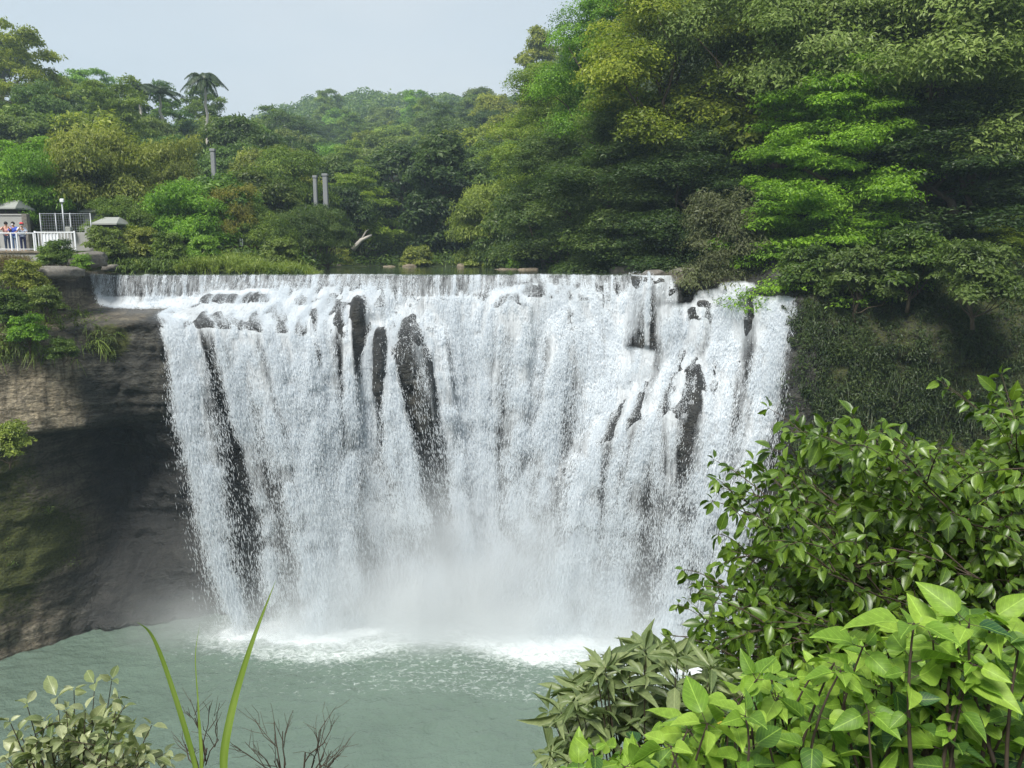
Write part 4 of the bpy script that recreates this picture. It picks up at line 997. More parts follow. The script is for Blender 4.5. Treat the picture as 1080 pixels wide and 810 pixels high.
# cover on the near slope to the right of the pool
nb = np.stack([rg.uniform(5, 34, 5200), rg.uniform(5, 29, 5200)], 1); ix = np.clip((nb[:, 0]-nx[0]).astype(int), 0, len(nx)-1); iy = np.clip(np.searchsorted(nyy, nb[:, 1]), 0, len(nyy)-1)
nbz = NZ[ix, iy]; ok_ = nbz > .4; nb3 = np.column_stack([nb[ok_], nbz[ok_]]); pp = np.repeat(nb3, 34, 0); m = len(pp); pp = pp+rg.normal(0, .34, (m, 3))*np.array([1, 1, .8])+[0, 0, .25]
nn = norm(rg.normal(0, .5, (m, 3))+[-.2, -.1, .8])
V, Q, A = leaves(pp, norm(np.cross(nn, rg.normal(0, 1, (m, 3)))), nn, .20*np.exp(rg.normal(0, .3, m)), .085, np.clip(.4+np.repeat(rg.normal(0, .18, len(nb3)), 34)+rg.normal(0, .14, m), 0, 1), DIAMOND)
tag(mk('bank_undergrowth', V, Q, M['leaf_broad'], attrs={'tint': A['tint']}), 'low leafy cover on the near slope right of the pool', None, None, 'stuff').color = (.8, .85, .85, 1)
# shrubs that stand out
SHB = 'shrubs along the river banks'
for (px, py, Y, s, i, tn, lab) in [(112, 262, 51.5, 1.1, 0, 'mid', 'bushy shrub right of the railing panel on the left bank'), (150, 262, 53, 1.15, 0, 'olive', 'pale shrub among the reeds above the weir'),
        (178, 266, 52.5, 1.0, 1, 'mid', 'rounded green shrub in the middle of the reed bank'), (62, 271, 46.8, .8, 1, 'dark', 'dark shrub in front of the railing panel beside the platform'), (52, 274, 46.2, .62, 1, 'grey', 'small grey green shrub below the platform edge'),
        (215, 268, 53.5, 1.0, 0, 'vivid', 'light green shrub right of the middle of the reed bank'), (296, 274, 57, 1.3, 0, 'mid', 'shrub at the right end of the reed bank'), (86, 280, 46.6, .55, 0, 'vivid', 'fresh green tuft like shrub on the rocks beside the weir end'),
        (26, 296, 42.6, .9, 0, 'olive', 'shrub hanging on the left cliff below the railing'), (48, 320, 41.6, .75, 0, 'mid', 'shrub halfway down the grassy part of the left cliff'), (8, 330, 40.5, 1.0, 1, 'dark', 'dark shrub on the left cliff at the left edge of the view'),
        (30, 352, 40.0, .8, 1, 'vivid', 'bright shrub at the lower edge of the left cliff greenery'), (8, 470, 37.6, .95, 0, 'light', 'pale shrub growing under the sandstone shoulder at the left edge'), (66, 372, 40.3, .6, 1, 'dark', 'small dark shrub under the bright one on the left cliff'),
        (852, 292, 41.5, 1.3, 1, 'dark', 'dark shrub on the cliff top right of the falls'), (905, 300, 39.8, 1.5, 0, 'dark', 'ferny dark shrub over the shaded hollow in the right cliff'), (960, 285, 39, 1.6, 1, 'dark', 'leafy dark shrub on the right cliff top'), (1030, 300, 36.5, 1.6, 0, 'dark', 'dark shrub on the cliff top at the right edge'),
        (505, 282, 79, 1.6, 0, 'light', 'pale shrub at the far water edge'), (548, 280, 73, 1.5, 0, 'vivid', 'light green shrub by the tan boulders across the river'), (440, 280, 82, 1.6, 0, 'olive', 'olive shrub at the far bend of the river'), (358, 277, 82, 1.2, 0, 'olive', 'olive shrub left of the fallen pale trunk')]:
    p = at(px, py, Y); place(('shrub', i), (p[0], p[1], p[2]-.5*s), s, rg.uniform(0, 6.28), TINT[tn], lab, 'shrub', SHB)
# ================================================================ boulders
def rock(name, c, r, mat, seed, label, group=None, cat='boulder'):
    n = 28; th = np.linspace(0, np.pi, n//2+1); ph = np.linspace(0, 2*np.pi, n, endpoint=False)
    TH, PHI = np.meshgrid(th, ph, indexing='ij'); v = np.stack([np.sin(TH)*np.cos(PHI), np.sin(TH)*np.sin(PHI), np.cos(TH)], -1)
    q = np.sign(v)*np.abs(v)**.72
    d = 1+.34*fbm(v[..., 0]*1.3+seed, v[..., 1]*1.3, v[..., 2]*1.3, seed=seed)+.16*fbm(v[..., 0]*4+seed, v[..., 1]*4, v[..., 2]*5, seed=seed+3)
    V = q*d[..., None]*np.array(r)
    i, j = np.meshgrid(np.arange(n//2), np.arange(n), indexing='ij'); j2 = (j+1) % n
    Q = np.stack([i*n+j, (i+1)*n+j, (i+1)*n+j2, i*n+j2], -1).reshape(-1, 4)
    o = mk(name, V.reshape(-1, 3), Q, M[mat], smooth=True); o.location = c; o.rotation_euler[2] = seed
    return tag(o, label, cat, group)
BG = 'boulders beside the weir and the river'
for (px, py, Y, r, mt, sd_, lab) in [(95, 274, 47.6, (1.0, .8, .42), 'boulder_grey', 1, 'large grey slab boulder on the bank above the left weir end'), (80, 277, 46.8, (.6, .5, .3), 'boulder_grey', 2, 'smaller grey boulder left of the large slab'),
        (116, 283, 49.6, (.5, .4, .22), 'boulder_grey', 3, 'low grey boulder at the water edge behind the left weir end'), (60, 287, 44.5, (1.3, .8, .35), 'boulder_grey', 4, 'flat mossy ledge boulder on the left cliff edge'),
        (535, 286.5, 66, (1.3, 1.0, .30), 'boulder_tan', 5, 'broad tan boulder across the river'), (515, 287, 68, (.7, .6, .2), 'boulder_tan', 6, 'tan boulder left of the broad one across the river'), (556, 286.5, 64, (.9, .7, .3), 'boulder_tan', 7, 'tan boulder right of the broad one across the river'),
        (355, 282, 79, (.7, .5, .3), 'boulder_tan', 8, 'pale rock at the left of the far water edge'), (410, 282.2, 80, (.6, .5, .22), 'boulder_tan', 9, 'low pale rock in the middle of the far water edge'), (432, 282, 80, (.7, .5, .3), 'boulder_tan', 10, 'taller pale rock at the far water edge'), (486, 281.8, 78, (.5, .4, .3), 'boulder_tan', 11, 'small pale rock near the pale rounded tree'),
        (690, 289.5, 47.6, (.6, .6, .25), 'boulder_grey', 12, 'tan rock resting on the right end of the weir'), (722, 288, 46.8, (.8, .6, .32), 'boulder_grey', 13, 'grey rock right of the weir end under the drooping shrub'),
        (660, 286, 55, (1.1, .7, .4), 'boulder_grey', 15, 'dark rock on the right water edge above the weir')]:
    rock('boulder', at(px, py, Y), r, mt, sd_, lab, BG)
# fallen pale trunk at the valley head
p0 = np.array(at(372, 263, 86)); p1 = np.array(at(381, 253, 86)); p2 = np.array(at(392, 248, 86.5))
mb = MB(); mb.tube([p0, (p0+p1)/2+[.1, 0, .1], p1, p2], [.30, .24, .2, .12], 8); mb.tube([p1, p1+[.5, .2, .9], p1+[.8, .2, 1.1]], [.12, .08, .04], 6)
tag(mb.build('fallen_trunk', M['pale_bark'], None, True), 'pale bare fallen trunk lying across the far bank', 'fallen trunk')
# ================================================================ built things on the left bank
PZ_ = at(20, 265, 48)[2]; XL = at(0, 265, 48)[0]
def X_(px, Y): return (px-540)/FPX*Y*1.0
# terrace the visitors stand on
b = MB(); b.box((X_(-10, 47.9), 48.9, PZ_-.75), (7.6, 3.2, 1.5), bevel=.04); tr = empty('viewing_terrace', (0, 0, 0)); b.build('terrace_slab', M['concrete'], tr)
b = MB(); b.box((X_(-10, 47.9), 47.27, PZ_-.04), (7.7, .12, .14), bevel=.02); b.build('edge_kerb', M['boulder_tan'], tr)
tag(tr, 'concrete viewing terrace on the left bank above the cliff', 'terrace')
# white railing in front of the visitors
rl = empty('terrace_railing', (0, 0, 0)); x0, x1 = X_(-60, 47.5), X_(46, 47.5)
b = MB(); b.tube([(x0, 47.5, PZ_+1.05), (x1, 47.5, PZ_+1.05)], .04, 8); b.build('top_rail', M['white_paint'], rl, True)
b = MB(); b.tube([(x0, 47.5, PZ_+.12), (x1, 47.5, PZ_+.12)], .025, 8); b.build('bottom_rail', M['white_paint'], rl, True)
for px in (-46, -26, 6.5, 20.5, 26.5, 44, -8):
    b = MB(); b.box((X_(px, 47.5), 47.5, PZ_+.53), (.08, .08, 1.05), bevel=.012); b.build('post', M['white_paint'], rl)
tag(rl, 'white post and rail barrier in front of the visitors', 'railing')
# white panel fence to the right of it
pf = empty('panel_fence', (0, 0, 0)); y0 = 48.2; xa, xb = X_(46, y0), X_(87, y0); h = 1.12
b = MB(); b.box(((xa*.62+xb*.38), y0, PZ_+.55), ((xb-xa)*.42, .05, .98), bevel=.01); b.build('panel', M['white_paint'], pf)
b = MB(); b.box(((xa+xb)/2, y0-.05, PZ_+h), (xb-xa, .08, .07), bevel=.01); b.build('top_rail', M['white_paint'], pf)
b = MB(); b.box(((xa+xb)/2, y0-.05, PZ_+.10), (xb-xa, .07, .06), bevel=.01); b.build('bottom_rail', M['white_paint'], pf)
for q in np.linspace(0, 1, 13):
    b = MB(); b.box((xa+(xb-xa)*q, y0-.05, PZ_+.6), (.05 if 0 < q < 1 else .1, .05, 1.06 if 0 < q < 1 else 1.2), bevel=.008); b.build('baluster', M['white_paint'], pf)
tag(pf, 'white panelled fence between the terrace and the reeds', 'fence')
# soil bank behind the fence that carries them
b = MB(); b.box((X_(72, 50), 50.6, PZ_-.7), (4.4, 3.4, 1.3), bevel=.1); tag(b.build('bank_fill', M['bank_soil']), 'earth bank beneath the white panelled fence', None, None, 'structure')
# grey wall behind the visitors
gw = empty('grey_wall', (0, 0, 0)); yw = 50.4; xa, xb = X_(-60, yw), X_(37.5, yw); hw = at(20, 227.5, yw)[2]-PZ_
b = MB(); b.box(((xa+xb)/2, yw, PZ_+hw/2-.2), (xb-xa, .25, hw+.4), bevel=.02); b.build('wall_face', M['concrete'], gw)
b = MB(); b.box(((xa+xb)/2, yw, PZ_+hw+.05), (xb-xa+.1, .36, .1), bevel=.02); b.build('coping', M['concrete'], gw)
b = MB(); b.box((xb+.02, yw-.02, PZ_+hw/2-.2), (.34, .34, hw+.62), bevel=.02); b.build('end_pier', M['boulder_grey'], gw)
tag(gw, 'plain grey concrete wall behind the visitors', 'wall')
# wire mesh fence
wf = empty('wire_fence', (0, 0, 0)); yf = 52.0; xa, xb = X_(52, yf), X_(105, yf); zt = at(70, 225.5, yf)[2]; zb = at(70, 246, yf)[2]
for px in (52.5, 68.5, 83.5, 104.5):
    b = MB(); b.tube([(X_(px, yf), yf, zb-1.5), (X_(px, yf), yf, zt+.05)], .035, 7); b.build('post', M['grey_metal'], wf, True)
b = MB(); b.tube([(xa, yf, zt), (xb, yf, zt)], .025, 6); b.build('top_rail', M['grey_metal'], wf, True)
b = MB()
for x in np.arange(xa+.1, xb, .16): b.tube([(x, yf+.01, zb), (x, yf+.01, zt)], .006, 3, cap=False)
for z in np.arange(zb, zt, .16): b.tube([(xa, yf+.02, z), (xb, yf+.02, z)], .006, 3, cap=False)
b.build('wire_mesh', M['grey_metal'], wf)
b = MB(); b.box(((xa+xb)/2, yf+.1, zb-.55), (xb-xa+.2, .3, 1.2), bevel=.03); b.build('footing_wall', M['concrete'], wf)
tag(wf, 'wire mesh fence on posts under the pale olive tree', 'fence')
for (px, lab) in [(81.5, 'pale square block on the footing of the wire fence, left of the pair'), (101.5, 'pale square block at the right end of the wire fence')]:
    b = MB(); b.box((X_(px, 51.6), 51.6, at(px, 241, 51.6)[2]-.1), (.34, .34, .42), bevel=.03); tag(b.build('pale_block', M['roof_pale']), lab, 'block', 'pale blocks by the wire fence')
# lamp post
lp = empty('lamp_post', (0, 0, 0)); yl = 52.6; xl = X_(76.5, yl); zt = at(76, 213, yl)[2]; zb = at(76, 250, yl)[2]
b = MB(); b.tube([(xl, yl, zb-1), (xl, yl, zt)], [.06, .045], 8); b.build('pole', M['grey_metal'], lp, True)
b = MB(); b.tube([(xl-.02, yl, zt), (xl+.12, yl, zt+.12)], [.04, .04], 6); b.box((xl+.06, yl-.08, zt+.08), (.26, .16, .24), bevel=.04); b.build('lamp_head', M['white_paint'], lp)
tag(lp, 'slim grey lamp post with a white head beside the wire fence', 'lamp post')
# huts
def hut(name, px0, px1, pyr, pye, pyb, Y, label, wallm, dep=2.6):
    r = empty(name, (0, 0, 0)); xa, xb = X_(px0, Y), X_(px1, Y); zr, ze, zb = at(px0, pyr, Y+dep/2)[2], at(px0, pye, Y)[2], at(px0, pyb, Y)[2]
    xm = (xa+xb)/2; w = xb-xa
    b = MB(); b.box((xm, Y+dep/2+.2, (ze+zb)/2-.3), (w*.80, dep*.8, ze-zb+.6), bevel=.02); b.build('wall', M[wallm], r)
    V = [(xa, Y, ze), (xb, Y, ze), (xb, Y+dep, ze), (xa, Y+dep, ze), (xa+w*.22, Y+dep/2, zr), (xb-w*.22, Y+dep/2, zr)]
    V = V+[(a, b_, c-.09) for a, b_, c in V[:4]]
    mb_ = MB(); mb_.add(V, [(0, 1, 5, 4), (2, 3, 4, 5), (0, 6, 7, 1), (1, 7, 8, 2), (2, 8, 9, 3), (3, 9, 6, 0), (6, 9, 8, 7)], [(1, 2, 5), (3, 0, 4)]); mb_.build('roof', M['roof_pale'], r)
    if px0 < 90 or px0 > 100: b = MB(); b.box((xm, Y+.32, zb+(ze-zb)*.36), (w*.26, .06, (ze-zb)*.7), bevel=.01); b.build('doorway', M['dark_wall'], r)
    return tag(r, label, 'hut')
hut('park_hut', 104, 131, 229, 235.5, 250, 54.5, 'low dark hut with a pale hipped roof right of the wire fence', 'dark_wall')
hut('park_hut', 92, 110, 219, 222.5, 233, 60, 'small hut with a pale roof peeping out behind the wire fence', 'roof_pale')
hut('park_hut', 4, 28, 211, 219, 232, 55, 'shed with a pale sloping roof behind the grey wall', 'dark_wall', 2.2)
# low brown rail and bench strip along the riverside path
br = empty('path_rail', (0, 0, 0)); yb = 61.0; xa, xb = X_(196, yb), X_(284, yb); zz = at(240, 261.5, yb)[2]
b = MB(); b.box(((xa+xb)/2, yb, zz+.12), (xb-xa, .10, .14), bevel=.02); b.build('top_rail', M['wood_brown'], br)
b = MB(); b.box(((xa+xb)/2, yb, zz-.28), (xb-xa, .08, .12), bevel=.02); b.build('lower_rail', M['wood_brown'], br)
for q in np.linspace(0, 1, 9):
    b = MB(); b.box((xa+(xb-xa)*q, yb, zz-.3), (.11, .11, 1.0), bevel=.015); b.build('post', M['wood_brown'], br)
tag(br, 'low brown timber rail along the riverside path', 'railing')
sg = empty('white_marker', (0, 0, 0)); xs_ = X_(259, 60.6); zs = at(259, 262, 60.6)[2]
b = MB(); b.box((xs_, 60.6, zs+.45), (.26, .06, .55), bevel=.02); b.build('marker_plate', M['white_paint'], sg)
b = MB(); b.box((xs_, 60.66, zs), (.06, .05, .9), bevel=.01); b.build('post', M['grey_metal'], sg)
tag(sg, 'small white marker plate on a post by the brown rail', 'sign')
# pale concrete pillars in the trees
for (px, pt, pb, Y, w, lab) in [(338, 188, 222, 76, .34, 'pale grey pillar, left of the close pair at the valley head'), (348.5, 186, 222, 76.5, .44, 'pale grey pillar, right of the close pair at the valley head'), (235, 160, 186, 70, .36, 'pale grey pillar standing among trees below the tall palm')]:
    r = empty('concrete_pillar', (0, 0, 0)); zt, zb = at(px, pt, Y)[2], at(px, pb, Y)[2]; x = X_(px, Y)
    b = MB(); b.box((x, Y, (zt+zb)/2-1.5), (w, w, zt-zb+3), bevel=.05); b.build('shaft', M['pillar'], r)
    b = MB(); b.box((x, Y, zt+.12), (w*1.25, w*1.25, .24), bevel=.04); b.build('cap', M['pillar'], r)
    tag(r, lab, 'pillar', 'pale grey pillars among the trees')
# ================================================================ people at the railing
def skin(name, pts, edges, rad, mat, parent, sub=1):
    me = bpy.data.meshes.new(name); me.from_pydata(pts, edges, []); me.update(); o = bpy.data.objects.new(name, me); COL.objects.link(o)
    md = o.modifiers.new('skin', 'SKIN'); md.use_smooth_shade = True
    for v, r in zip(me.skin_vertices[0].data, rad): v.radius = (r, r) if np.isscalar(r) else r
    me.skin_vertices[0].data[0].use_root = True
    s = o.modifiers.new('sub', 'SUBSURF'); s.levels = sub; s.render_levels = sub
    me.materials.append(mat); o.parent = parent; return o
def person(loc, rz, label, skin_m, shirt, trousers, hair, arms, lean=0.0, hat=None, mask=None, hgt=1.68):
    r = empty('person', loc, rz); k = hgt/1.7
    def P(x, y, z): return (x*k, (y-lean*max(0, z-.9))*k, z*k)
    # joints: facing -y
    J = {'pel': P(0, 0, .95), 'bel': P(0, 0, 1.1), 'che': P(0, -.01, 1.30), 'nec': P(0, 0, 1.46), 'hd0': P(0, -.01, 1.55), 'hd1': P(0, -.02, 1.64), 'hd2': P(0, -.01, 1.69),
         'shL': P(.18, 0, 1.40), 'shR': P(-.18, 0, 1.40), 'hiL': P(.09, 0, .90), 'hiR': P(-.09, 0, .90), 'knL': P(.10, -.02, .50), 'knR': P(-.10, -.02, .50), 'anL': P(.10, .02, .09), 'anR': P(-.10, .02, .09), 'toL': P(.11, -.16, .04), 'toR': P(-.11, -.16, .04)}
    (eL, hL), (eR, hR) = arms
    J['elL'], J['haL'], J['elR'], J['haR'] = P(*eL), P(*hL), P(*eR), P(*hR)
    nm = list(J); ix = {n: i for i, n in enumerate(nm)}
    E = [('pel', 'bel'), ('bel', 'che'), ('che', 'nec'), ('nec', 'hd0'), ('hd0', 'hd1'), ('hd1', 'hd2'), ('che', 'shL'), ('che', 'shR'), ('shL', 'elL'), ('elL', 'haL'), ('shR', 'elR'), ('elR', 'haR'), ('pel', 'hiL'), ('pel', 'hiR'), ('hiL', 'knL'), ('hiR', 'knR'), ('knL', 'anL'), ('knR', 'anR'), ('anL', 'toL'), ('anR', 'toR')]
    R = {'pel': .13, 'bel': .12, 'che': .14, 'nec': .055, 'hd0': .075, 'hd1': .10, 'hd2': .07, 'shL': .06, 'shR': .06, 'elL': .043, 'elR': .043, 'haL': .036, 'haR': .036, 'hiL': .085, 'hiR': .085, 'knL': .058, 'knR': .058, 'anL': .042, 'anR': .042, 'toL': .035, 'toR': .035}
    skin('body', [J[n] for n in nm], [(ix[a], ix[b]) for a, b in E], [R[n]*k for n in nm], skin_m, r)
    def sub(name, names, edges, add, mat):
        ii = {n: i for i, n in enumerate(names)}; skin(name, [J[n] for n in names], [(ii[a], ii[b]) for a, b in edges], [(R[n]+add)*k for n in names], mat, r)
    sub('shirt', ['bel', 'pel', 'che', 'shL', 'shR', 'elL', 'elR'], [('bel', 'pel'), ('bel', 'che'), ('che', 'shL'), ('che', 'shR'), ('shL', 'elL'), ('shR', 'elR')], .036, shirt)
    sub('trousers', ['pel', 'hiL', 'hiR', 'knL', 'knR', 'anL', 'anR'], [('pel', 'hiL'), ('pel', 'hiR'), ('hiL', 'knL'), ('hiR', 'knR'), ('knL', 'anL'), ('knR', 'anR')], .02, trousers)
    hc = np.array(J['hd1'])
    def cap(name, sc, off, mat, zmin):
        n = 14; th = np.linspace(0, np.pi*zmin, 8); ph = np.linspace(0, 2*np.pi, n, endpoint=False); TH, PHI = np.meshgrid(th, ph, indexing='ij')
        V = np.stack([np.sin(TH)*np.cos(PHI)*sc[0], np.sin(TH)*np.sin(PHI)*sc[1], np.cos(TH)*sc[2]], -1).reshape(-1, 3)+hc+np.array(off)
        i, j = np.meshgrid(np.arange(7), np.arange(n), indexing='ij'); j2 = (j+1) % n
        return mk(name, V, np.stack([i*n+j, (i+1)*n+j, (i+1)*n+j2, i*n+j2], -1).reshape(-1, 4), mat, r, True)
    cap('hair', (.108*k, .118*k, .125*k), (0, .018, .015), hair, .62)
    if hat: 
        cap('hat', (.122*k, .13*k, .11*k), (0, 0, .05), hat, .5)
        b = MB(); b.box(tuple(hc+np.array([0, -.15, .055])), (.17, .14, .018), bevel=.008); b.build('hat_brim', hat, r)
    if mask:
        b = MB(); b.box(tuple(hc+np.array([0, -.098, -.035])), (.11, .035, .075), bevel=.015); b.build('face_mask', mask, r)
    return tag(r, label, 'person', 'visitors at the railing')
def cm(n, c): return plain(n, c, .8, var=.08, scale=9)
SKN = cm('skin', (.46, .28, .20)); HAIR = cm('dark_hair', (.018, .015, .014)); WHT = cm('white_cloth', (.72, .70, .72)); PINK = cm('pink_cloth', (.66, .36, .32)); DRK = cm('dark_trousers', (.035, .035, .045)); JEAN = cm('blue_jeans', (.12, .19, .33)); BLU = cm('blue_shirt', (.05, .09, .42)); PAL = cm('pale_blue_shirt', (.55, .60, .72)); REDC = cm('red_cap', (.55, .06, .07)); NAVY = cm('navy_shorts', (.03, .035, .09))
rail = ((.24, -.16, 1.18), (.16, -.38, 1.09)), ((-.24, -.16, 1.18), (-.16, -.38, 1.09))
def up(s): return (s*.25, -.22, 1.28), (s*.10, -.30, 1.48)
yp = 47.95
person((X_(5, yp), yp, PZ_), .35, 'person in a white top and dark trousers at the left end of the railing', SKN, WHT, DRK, HAIR, (rail[0], rail[1]), .10)
person((X_(16.5, yp), yp, PZ_), .45, 'person in a pink top and dark jeans photographing over the railing', SKN, PINK, cm('dark_jeans', (.05, .07, .12)), HAIR, (up(1), up(-1)), .06)
person((X_(23, yp), yp+.1, PZ_), .2, 'person in a deep blue shirt and light blue jeans with a white face mask', SKN, BLU, JEAN, HAIR, (rail[0], rail[1]), .05, mask=WHT)
person((X_(33, yp), yp-.05, PZ_), .6, 'person in a red cap and pale shirt leaning on the railing', SKN, PAL, NAVY, HAIR, (rail[0], up(-1)), .22, hat=REDC, mask=WHT, hgt=1.62)
# ================================================================ the plants in the foreground
OVAL = leaf_template(5, .22, .28, 'oval'); HEART = leaf_template(9, .28, .30, 'heart'); LANCE = leaf_template(5, .25, .25, 'lance')
def bez(a, b, c, n): t = np.linspace(0, 1, n)[:, None]; return a*(1-t)**2+2*b*t*(1-t)+c*t*t
class Plant:
    def __init__(s, seed): s.r = np.random.default_rng(seed); s.tw = MB(); s.p, s.d, s.n, s.L, s.t = [], [], [], [], []
    def twig(s, P, r0, r1, k=5): s.tw.tube(P, np.linspace(r0, r1, len(P)), k, cap=False)
    def leaf(s, p, d, n, L, t): s.p.append(p); s.d.append(d); s.n.append(n); s.L.append(L); s.t.append(t)
    def shoot(s, P, nleaf, L, start=.15, droop=.5, up=.6, petiole=.25, tmean=.5, tsd=.2, whorl=0, face=(0, -.25, 0)):
        r = s.r; n = len(P); tg = norm(np.gradient(P, axis=0))
        for i in range(nleaf):
            q = start+(1-start)*((i+r.uniform(0, .8))/nleaf); 
            if i >= nleaf-whorl: q = 1-.02*r.random()
            f = min(q, .999)*(n-1); a = int(f); u = f-a; p = P[a]*(1-u)+P[min(a+1, n-1)]*u; t_ = tg[a]
            th = i*2.4+r.uniform(-.4, .4); A = norm(np.cross(t_, [.1, .2, 1.])); B = np.cross(t_, A)
            o = A*math.cos(th)+B*math.sin(th)
            d = norm(o*.9+t_*r.uniform(.2, .8)+np.array([0, 0, -droop*r.uniform(.2, 1.3)]))
            nn = norm(np.array([0, 0, up])+o*.15+r.normal(0, .35, 3)+np.array(face))
            l = L*math.exp(r.normal(0, .28))*(.75 if q > .93 and not whorl else 1)
            pe = p+d*l*petiole; 
            if petiole > .1: s.tw.tube([p, pe], .0016*L/.1, 3, cap=False)
            s.leaf(pe, d, nn, l, float(np.clip(r.normal(tmean, tsd)+.25*(q-.5), 0, .97 if r.random() > .004 else 1)))
    def build(s, name, label, cat, tmpl, ratio, lm, tm, group=None, loc=(0, 0, 0)):
        root = empty(name, loc, 0, label, cat, group); p = np.array(s.p)-np.array(loc)
        V, Q, A = leaves(p, np.array(s.d), np.array(s.n), np.array(s.L), np.array(s.L)*ratio, s.t, tmpl)
        mk('leaves', V, Q, M[lm], root, True, A)
        s.tw.V = [v-np.array(loc) for v in s.tw.V]; s.tw.build('stems', M[tm], root, True)
        return root
def W(px, py, Y): return np.array(at(px, py, Y))
# --- the big glossy leaved bush on the right
pl = Plant(21); r = pl.r
root = W(1050, 905, 4.4)
main = []
def region(px, py):
    """inside the outline of the bush"""
    poly = [(690, 640), (722, 588), (745, 560), (735, 500), (772, 488), (800, 466), (846, 430), (905, 420), (955, 436), (985, 470), (1018, 462), (1042, 418), (1085, 410), (1180, 400), (1180, 820), (760, 790), (716, 680)]
    ins = False; j = len(poly)-1
    for i in range(len(poly)):
        xi, yi = poly[i]; xj, yj = poly[j]
        if (yi > py) != (yj > py) and px < (xj-xi)*(py-yi)/(yj-yi)+xi: ins = not ins
        j = i
    return ins
tips = [(738, 502, 4.2), (776, 492, 4.3), (726, 592, 4.0), (694, 645, 3.9), (846, 436, 4.6), (905, 427, 4.7), (950, 440, 4.7), (1058, 420, 4.5), (1080, 426, 4.3), (800, 474, 4.5), (760, 555, 4.1), (1025, 470, 4.6), (985, 478, 4.7)]
while len(tips) < 150:
    px, py = r.uniform(690, 1180), r.uniform(405, 800)
    if region(px, py): tips.append((px, py, r.uniform(3.5, 5.0)))
for k, (px, py, Y) in enumerate(tips):
    px += 16*max(0, (900-px)/200); py += 26; tip = W(px, py, Y); hub = W(min(px+150+r.uniform(-30, 60), 1090), py*.45+.55*790, Y*.5+2.2)
    st = root+r.normal(0, .12, 3)
    midp = (hub+tip)/2+np.array([.0, .0, .22])
    P = bez(hub, midp+r.normal(0, .08, 3), tip, 10)
    pl.twig(bez(st, (st+hub)/2+np.array([.1, .1, .15]), hub, 7), .014, .008)
    pl.twig(P, .0075, .0022)
    pl.shoot(P[5:], 14, .070, .1, .75, .55, .18, .46, .17, whorl=5)
    for q in range(int(r.integers(7, 11))):
        i = int(r.integers(3, 9)); b0 = P[i]; dirv = norm(P[min(i+1, 9)]-P[i-1]); lat = norm(np.cross(dirv, [0, 0, 1.]))*r.choice([-1, 1])
        e = b0+lat*r.uniform(.12, .34)+dirv*r.uniform(.08, .28)+np.array([0, r.uniform(-.2, .2), r.uniform(-.12, .16)])
        tw_ = bez(b0, (b0+e)/2+np.array([0, 0, .04]), e, 6); pl.twig(tw_, .004, .0015, 4)
        pl.shoot(tw_, int(r.integers(9, 14)), .067, .2, .75, .55, .18, .46, .18, whorl=4)
pl.build('glossy_bush', 'tall bush of dark glossy oval leaves filling the lower right of the view', 'bush', OVAL, .50, 'glossy_leaf', 'twig')
# bare tan branches that show through it
for k, (a, b_, lab) in enumerate([((1085, 520, 4.0), (1000, 560, 4.05), 'bare tan branch poking through the glossy bush near the right edge'), ((1000, 572, 4.1), (930, 600, 4.2), 'thin tan branch lower in the glossy bush')]):
    A, B = W(*a), W(*b_); mb = MB(); mb.tube(bez(A, (A+B)/2+np.array([0, 0, .03]), B, 8), np.linspace(.010, .004, 8), 6); mb.tube([(A+B)/2, (A+B)/2+np.array([-.05, 0, .07])], [.004, .002], 4)
    tag(mb.build('bare_branch', M['twig_tan'], None, True), lab, 'branch')
# --- bright big leaved plant along the bottom right
pl = Plant(22); r = pl.r
def low_top(px): return np.interp(px, [575, 620, 700, 740, 800, 850, 900, 960, 1020, 1090, 1150], [830, 792, 780, 762, 712, 712, 680, 656, 648, 662, 650])
stems = []
for k in range(185):
    px = r.uniform(590, 1150); Y = r.uniform(1.9, 2.9); tpy = low_top(px)+abs(r.normal(0, 1))*62*(.3 if k < 30 else 1)
    if tpy > 850: continue
    tip = W(px, tpy, Y); st = tip+np.array([r.uniform(-.05, .22), r.uniform(-.1, .2), -r.uniform(.4, .7)])
    P = bez(st, (st+tip)/2+np.array([r.uniform(-.1, .1), 0, .05]), tip, 9); pl.twig(P, .0065, .0024)
    pl.shoot(P[2:], int(r.integers(11, 16)), .072, .05, .55, .62, .30, .55, .28, whorl=4)
pl.build('heart_leaf_plant', 'bright light green plant with large heart shaped leaves along the bottom right', 'plant', HEART, .60, 'light_leaf', 'twig')
# --- slender leaved shrub left of it
pl = Plant(23); r = pl.r
def mid_top(px): return np.interp(px, [560, 590, 620, 650, 690, 720, 760, 800], [765, 738, 712, 690, 684, 690, 705, 735])
for k in range(74):
    px = r.uniform(572, 790); Y = r.uniform(3.1, 3.7); tpy = mid_top(px)+abs(r.normal(0, 1))*45*(.25 if k < 30 else 1)
    tip = W(px, tpy, Y); st = W(680+(px-680)*.45, 880, Y+.1)
    P = bez(st, (st+tip)/2+np.array([(px-680)*.0004, 0, .1]), tip, 9); pl.twig(P, .0055, .0018)
    pl.shoot(P[4:], int(r.integers(10, 15)), .118, .1, .35, .7, .06, .5, .2, whorl=6)
pl.build('slender_leaf_shrub', 'dull green shrub with narrow leaves between the pool and the bright heart leaved plant', 'shrub', LANCE, .25, 'slender_leaf', 'twig')
